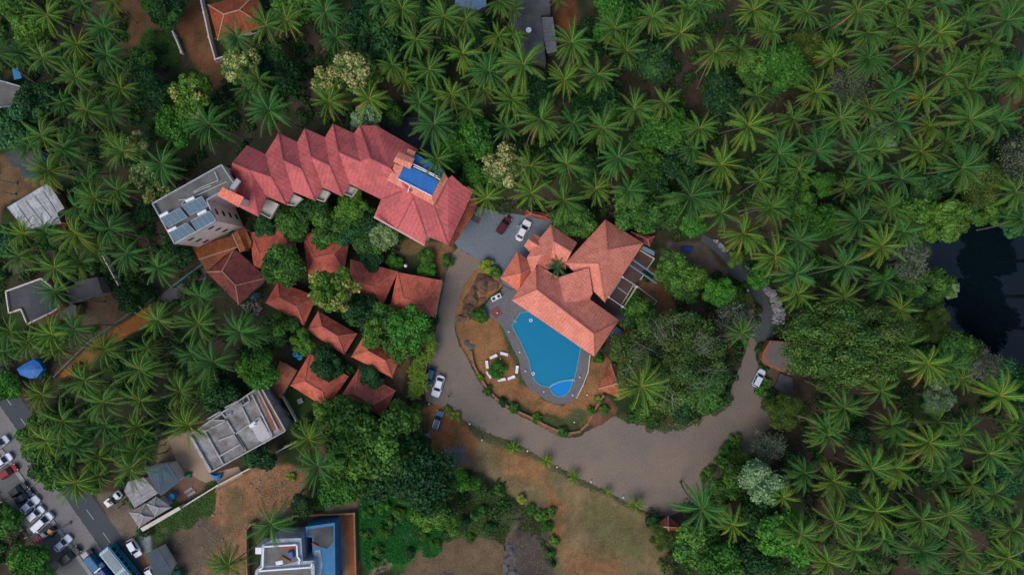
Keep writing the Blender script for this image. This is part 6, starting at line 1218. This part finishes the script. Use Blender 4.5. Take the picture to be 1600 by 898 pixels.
# pick-up with white canopy
t = thing('pickup_truck', 'small white pick-up truck parked before the grey roofed house', 'pickup truck', P(177, 779, 1), math.radians(40)); t.location.z = .02
mb = MB(); loft(mb, [[(x*s, y*s, z) for x, y in outline(3.6, 1.5, .2)] for s, z in ((.95, .3), (1, .45), (1, .8))]); mb.build('body', M['white'], t)
mb = MB(); mb.box((-.9, 0, 1.2), (1.5, 1.45, .8), 0, .95); mb.build('cargo_box', M['white'], t, bevel=.05); mb = MB(); mb.box((.95, 0, 1.1), (1.1, 1.35, .65), 0, .75); mb.build('cab', M['white'], t, bevel=.05); mb = MB(); mb.bar((.2, 0, .95), (.35, 0, 1.3), 1.2, .05); mb.build('rear_window', M['glass'], t); mb = MB(); mb.bar((1.53, 0, .95), (1.4, 0, 1.36), 1.1, .04); mb.build('windscreen', M['glass'], t)
for x in (-1.1, 1.1):
    for y in (-.65, .65): mb = MB(); mb.tube([(x, y-.08, .28), (x, y+.08, .28)], .28, 12); mb.build('wheel', M['black'], t)
# bus
bc = P(188, 893, 3.1); bt = thing('bus', 'teal blue bus with grey roof panels at the bottom edge of the road', 'bus', (bc.x, bc.y, 0), math.radians(129))
teal = mat('teal_paint', (.0, .24, .40), .35, .12, .4, coat=.3)
mb = MB(); mb.box((0, 0, 1.75), (11, 2.5, 2.7)); mb.build('body', teal, bt, bevel=.18)
mb = MB(); mb.box((-2.6, 0, 3.13), (4.6, 1.7, .06)); mb.box((2.6, 0, 3.13), (4.6, 1.7, .06)); mb.build('roof_panel', mat('bus_roof_grey', (.17, .21, .24), .6, .25, .8), bt)
for s in (-1, 1):
    for k in range(8): mb = MB(); mb.box((-4.4+k*1.25, s*1.255, 2.2), (1.05, .03, .95)); mb.build('window', M['glass'], bt)
mb = MB(); mb.box((5.51, 0, 2.1), (.03, 2.1, 1.3)); mb.build('windscreen', M['glass'], bt)
mb = MB(); mb.box((0, -1.27, 1.25), (10.2, .03, .3)); mb.build('stripe', mat('dark_teal', (.0, .08, .13), .5, .1, 1), bt)
for x in (-3.4, 3.6):
    for y in (-1.1, 1.1): mb = MB(); mb.tube([(x, y-.15, .5), (x, y+.15, .5)], .5, 14); mb.build('wheel', M['black'], bt)
for y in (-.9, .9): mb = MB(); mb.box((5.5, y, .9), (.08, .35, .25)); mb.build('headlight', M['lamp'], bt)
for y in (-1.45, 1.45): mb = MB(); mb.box((5.3, y, 2.6), (.1, .3, .5)); mb.build('mirror', M['black'], bt)
def truck(label, px, py, m_, cabm, L=3.2, W_=1.9):
    c_ = P(px, py, 2.2); t = thing('small_truck', label, 'truck', (c_.x, c_.y, 0), math.radians(129), 'small trucks under blue tarps')
    mb = MB(); mb.box((-.6, 0, .65), (L+1.4, W_*.9, .25)); mb.build('chassis', M['black'], t)
    mb = MB(); mb.box((-.9, 0, 1.5), (L, W_, 1.5), 0, .96, .9); mb.build('tarp_cover', m_, t, bevel=.12)
    mb = MB(); mb.box((L/2-.2, 0, 1.35), (1.1, W_*.9, 1.3), 0, .85); mb.build('cab', cabm, t, bevel=.08); mb = MB(); mb.box((L/2+.36, 0, 1.5), (.03, W_*.7, .5)); mb.build('windscreen', M['glass'], t)
    for x in (-1.6, 1.3):
        for y in (-.8, .8): mb = MB(); mb.tube([(x, y-.12, .42), (x, y+.12, .42)], .42, 12); mb.build('wheel', M['black'], t)
truck('small truck with teal blue cover just left of the bus front', 138, 876, mat('deep_cyan_tarp', (.0, .11, .25), .6, .15, 1), M['grey'])
truck('small truck with royal blue cover at the bottom edge left of the bus', 157, 899, M['navy'], M['white'], 3.6, 2.2)
def rickshaw(label, px, py, ang, hood, back, load=False):
    c_ = P(px, py, 1.4); t = thing('auto_rickshaw', label, 'auto rickshaw', (c_.x, c_.y, 0), math.radians(ang), 'three-wheelers parked by the road')
    mb = MB(); mb.box((-.1, 0, .6), (2.3, 1.2, .6), 0, .92); mb.build('body', back, t, bevel=.08)
    mb = MB(); mb.box((.35, 0, 1.35), (1.0, 1.15, .7), 0, .85); mb.build('hood', hood, t, bevel=.1); mb = MB(); mb.bar((.9, 0, .95), (.8, 0, 1.5), .9, .03); mb.build('windscreen', M['glass'], t)
    if load: mb = MB(); mb.box((-1.15, 0, 1.2), (1.8, 1.5, 1.3), 0, .8); mb.build('cover', M['pink'], t, bevel=.25)
    for x, y in ((1.0, 0), (-.8, .5), (-.8, -.5)): mb = MB(); mb.tube([(x, y-.07, .24), (x, y+.07, .24)], .24, 12); mb.build('wheel', M['black'], t)
    mb = MB(); mb.tube([(.95, -.3, 1.0), (.95, .3, 1.0)], .025, 6); mb.build('handlebar', M['grey'], t)
rickshaw('cargo three-wheeler with pink covered load and pale blue cab', 66, 837, 40, M['paleblue'], M['grey'], True)
rickshaw('yellow and black auto rickshaw right of the pink covered load', 77.5, 832, 60, M['yellow'], M['black'])
def moto(label, px, py, ang):
    t = thing('motorbike', label, 'motorbike', P(px, py), math.radians(ang)); mb = MB()
    for x in (-.62, .62):
        w_ = MB(); w_.tube([(x, -.05, .3), (x, .05, .3)], .3, 14); w_.build('wheel', M['black'], t)
    mb.bar((-.6, 0, .3), (-.1, 0, .55), .14, .12); mb.bar((-.1, 0, .5), (.5, 0, .75), .18, .16); mb.bar((.62, 0, .3), (.45, 0, .95), .08, .08); mb.box((.05, 0, .4), (.4, .28, .35)); mb.build('frame', M['grey'], t)
    mb = MB(); mb.box((-.3, 0, .78), (.75, .26, .12)); mb.build('seat', M['black'], t, bevel=.03); mb = MB(); mb.box((.2, 0, .82), (.4, .28, .22), 0, .8); mb.build('tank', M['black'], t, bevel=.04); mb = MB(); mb.tube([(.42, -.34, .98), (.45, 0, 1.0), (.42, .34, .98)], .02, 6); mb.build('handlebar', M['grey'], t)
moto('dark motorbike parked right of the white pick-up truck', 191, 789, 40)
moto('dark motorbike parked behind the dark blue-black car', 28, 793, 30)
t = thing('round_well', 'dark round well ring in the yard behind the pink roofed hotel', 'well', P(642, 205)); mb = MB(); mb.lathe([(1.25, 0), (1.25, .5), (1.0, .5), (1.0, .08)], n=24); mb.build('ring', M['conc_dk'], t)
# a person standing on the driveway
def person(label, px, py, rz):
    t = thing('person', label, 'person', P(px, py), rz)
    V_ = [((0, 0, .95), .15), ((0, 0, 1.15), .14), ((0, 0, 1.38), .17), ((0, 0, 1.52), .06), ((0, .01, 1.6), .1), ((0, .02, 1.72), .095),
          ((.1, 0, .9), .1), ((.12, .03, .5), .07), ((.12, 0, .08), .045), ((.12, .14, .05), .04), ((-.1, 0, .9), .1), ((-.12, -.03, .5), .07), ((-.12, 0, .08), .045), ((-.12, .14, .05), .04),
          ((.2, 0, 1.42), .06), ((.26, .02, 1.13), .045), ((.24, .14, .9), .032), ((.24, .18, .83), .03), ((-.2, 0, 1.42), .06), ((-.26, .02, 1.13), .045), ((-.24, .12, .9), .032), ((-.24, .15, .83), .03)]
    E_ = [(0, 1), (1, 2), (2, 3), (3, 4), (4, 5), (0, 6), (6, 7), (7, 8), (8, 9), (0, 10), (10, 11), (11, 12), (12, 13), (2, 14), (14, 15), (15, 16), (16, 17), (2, 18), (18, 19), (19, 20), (20, 21)]
    me = bpy.data.meshes.new('body'); me.from_pydata([v for v, r in V_], E_, []); o = bpy.data.objects.new('body', me); COL.objects.link(o); o.parent = t; me.materials.append(M['cloth'])
    md = o.modifiers.new('skin', 'SKIN')
    for i, (v, r) in enumerate(V_): me.skin_vertices[0].data[i].radius = (r, r)
    me.skin_vertices[0].data[0].use_root = True; s = o.modifiers.new('sub', 'SUBSURF'); s.levels = 1; s.render_levels = 2
    mb = MB(); mb.lathe([(.085, 1.66), (.108, 1.72), (.1, 1.79), (.05, 1.83)], n=12); mb.build('hair', M['black'], t, smooth=True)
    mb = MB(); mb.lathe([(.17, .98), (.18, 1.2), (.2, 1.4), (.09, 1.5)], n=14); mb.build('shirt', mat('pale_shirt', (.3, .3, .32), .9, .1, 2), t, smooth=True)
person('person in dark clothes standing on the driveway right of the white sedan', 701.5, 618.5, 1.0)

# ------------------------------------------------------------------ undergrowth: low leaf clumps wherever the ground is not cleared
CLEAR = [DRIVE, PATH, COURT, DECK, POND, [along(-90, -22), along(420, -60), along(420, 100), along(-90, 100)],
 [(359, 285), (363, 245), (435, 200), (590, 190), (660, 230), (745, 300), (700, 390), (660, 390), (580, 345), (540, 315), (410, 345), (365, 325)], [(346, 257), (238, 318), (273, 381), (320, 430), (370, 480), (420, 434), (395, 350), (366, 288)],
 [(391, 350), (470, 355), (547, 365), (691, 436), (678, 497), (660, 560), (618, 655), (535, 640), (500, 640), (440, 625), (420, 600), (450, 560), (470, 510), (415, 475), (396, 421)],
 [(799, 470), (780, 434), (832, 360), (862, 350), (946, 343), (1050, 370), (1100, 375), (1145, 430), (1060, 440), (1040, 500), (960, 560), (900, 560)], [(712, 395), (785, 440), (900, 520), (955, 560), (990, 600), (960, 660), (890, 690), (740, 620), (700, 540)],
 [(690, 620), (1013, 800), (1035, 905), (872, 905), (850, 830), (780, 760), (640, 695), (620, 680)], [(250, 800), (400, 600), (460, 680), (480, 730), (480, 770), (560, 780), (565, 905), (230, 905)], [(630, 880), (700, 845), (790, 790), (860, 830), (860, 905), (600, 905)],
 [(205, -20), (350, -20), (420, 40), (350, 140), (300, 110), (260, 50), (200, 60)], [(0, 225), (100, 290), (110, 350), (40, 365), (0, 390)], [(0, 440), (80, 430), (170, 430), (240, 465), (240, 500), (100, 595), (70, 560), (180, 500), (40, 515), (0, 500)],
 [(790, -20), (890, -20), (945, 80), (860, 100), (800, 60)], [(640, 370), (712, 390), (690, 440), (600, 415)], [(1190, 530), (1260, 535), (1250, 620), (1200, 620)], [(15, 560), (75, 560), (70, 595), (20, 595)]]
CLEAR += [[(248, 690), (300, 670), (340, 735), (395, 735), (290, 795), (235, 790)], [(600, 175), (665, 180), (700, 250), (650, 235), (590, 190)], [(556, 780), (640, 765), (705, 810), (720, 850), (640, 890), (560, 890)], [(235, 800), (345, 740), (340, 800), (240, 850)]]
rs_ = np.random.RandomState(3)
def scatter(n, x0, x1, y0, y1):
    X = rs_.uniform(x0, x1, n); Y = rs_.uniform(y0, y1, n); px = X/S+800; py = 449-Y/S; ok = np.ones(n, bool)
    for pl in CLEAR: ok &= ~inpoly(px, py, pl)
    return X[ok], Y[ok]
X, Y = scatter(9500, -150, 150, -98, 98)
out = (np.abs(X) > 112) | (np.abs(Y) > 66)
dens = fbm(X, Y, 9, 41); keep = (dens > -.42) | out; X, Y, out = X[keep], Y[keep], out[keep]
rad = rs_.uniform(.6, 1.9, len(X))*np.where(out, 2.2, 1); hgt = rs_.uniform(.5, 2.6, len(X))*np.where(out, 2.6, 1)
n = 105; N_ = len(X)*n; k = np.repeat(np.arange(len(X)), n); d = norm(rs_.normal(size=(N_, 3))); d[:, 2] = np.abs(d[:, 2])
C = np.stack([X[k], Y[k], np.zeros(N_)], 1)+d*np.stack([rad[k], rad[k], hgt[k]], 1)*rs_.uniform(.55, 1.08, N_)[:, None]
nr = norm(d+rs_.normal(size=(N_, 3))*.6); a = norm(np.cross(nr, rs_.normal(size=(N_, 3)))); b_ = np.cross(nr, a); s = (rs_.uniform(.1, .24, N_)*np.where(out[k], 2, 1))[:, None]
pal = (np.array([(.024, .08, .024), (.034, .11, .024), (.05, .14, .025), (.045, .09, .03), (.06, .08, .035)])*1.1)[rs_.randint(0, 5, len(X))]
me = quadmesh('undergrowth', C, a*s, b_*s*.7, pal[k]*rs_.uniform(.7, 1.35, N_)[:, None], M['leaf']); o = bpy.data.objects.new('undergrowth', me); COL.objects.link(o)
tag(o, 'dark green undergrowth between and beneath the palms', kind='stuff')
# grass tufts on the open lots
def tufts(name, label, polys, n, col, smin=.06, smax=.16, h_=.25, seed=1, wide=1.):
    r2 = np.random.RandomState(seed); Cs = []
    for pl in polys:
        xs = [p[0] for p in pl]; ys = [p[1] for p in pl]; px = r2.uniform(min(xs), max(xs), n); py = r2.uniform(min(ys), max(ys), n); ok = inpoly(px, py, pl)
        X = (px[ok]-800)*S; Y = (449-py[ok])*S; dd = polydist(px[ok], py[ok], pl); q = fbm(X, Y, 3, seed+7)+np.minimum(dd/9, 1)*.8-.75+r2.uniform(-.25, .25, len(X)) > -.12; Cs.append(np.stack([X[q], Y[q]], 1))
    c = np.concatenate(Cs); m = len(c); hh = r2.uniform(.3, 1, m)*h_
    C = np.stack([c[:, 0], c[:, 1], hh*.5], 1); th = r2.rand(m)*6.28; s = r2.uniform(smin, smax, m)*wide
    U = np.stack([np.cos(th)*s, np.sin(th)*s, np.zeros(m)], 1); V = np.stack([-np.sin(th)*s, np.cos(th)*s, hh*.22], 1)
    me = quadmesh(name, C, U, V, np.array(col)*r2.uniform(.6, 1.4, m)[:, None], M['leaf']); o = bpy.data.objects.new(name, me); COL.objects.link(o); tag(o, label, kind='stuff')
tufts('grass', 'bright green leafy ground cover beside the terracotta yard', [[(556, 780), (640, 765), (705, 810), (700, 850), (680, 870), (640, 885), (578, 895), (562, 870)]], 90000, (.028, .16, .032), .06, .16, .6, 3)
tufts('grass', 'green grass on the vacant lots', [[(235, 800), (340, 745), (335, 800), (300, 830), (240, 850)], [(700, 780), (790, 765), (800, 800), (760, 835), (690, 850)], [(440, 780), (500, 770), (520, 800), (460, 805)], PATCH[1][0]], 14000, (.07, .14, .035), .05, .12, .35, 4)
tufts('scrub', 'dark scrub on the slope between the feathery tree and the dry field', [[(700, 775), (790, 765), (845, 800), (868, 850), (865, 900), (840, 850), (800, 820), (790, 860), (740, 830), (690, 860)]], 26000, (.06, .09, .03), .06, .15, .5, 14)
tufts('scrub', 'straw-coloured dry tufts on the dirt and the dry field', [[(690, 640), (1013, 805), (1035, 905), (600, 905), (640, 850), (790, 760), (690, 700)], [(250, 830), (380, 740), (470, 725), (480, 770), (380, 840), (380, 900), (260, 900)]], 16000, (.2, .17, .08), .03, .08, .15, 15)
tufts('fallen_leaves', 'fallen leaves and grit along the driveway verges', [DRIVE[:26]+[(1000, 770), (940, 745), (880, 718), (800, 672), (720, 640), (682, 610), (690, 540), (706, 470), (728, 400)], DRIVE[29:52], DRIVE], 9000, (.09, .06, .03), .03, .07, .04, 21)
tufts('verge_grass', 'short grass creeping over the driveway edges', [[(690, 634), (760, 670), (850, 712), (950, 764), (1013, 797), (1008, 806), (940, 775), (840, 727), (745, 682), (680, 640)], [(1062, 800), (1112, 760), (1180, 700), (1200, 660), (1215, 665), (1190, 712), (1120, 772), (1070, 810)], [(960, 650), (1060, 660), (1140, 622), (1150, 635), (1075, 676), (1000, 678)]], 16000, (.07, .1, .035), .05, .12, .2, 22)
tufts('grass', 'thin grass on the pool lawn and field', [[(775, 497), (790, 507), (803, 540), (818, 590), (830, 610), (812, 600), (800, 560), (785, 525)], [(845, 645), (885, 650), (905, 640), (925, 645), (905, 672), (880, 676), (840, 660)], [(712, 500), (724, 545), (738, 570), (752, 600), (735, 585), (716, 545), (708, 520)]], 5000, (.09, .11, .04), .04, .1, .2, 5)
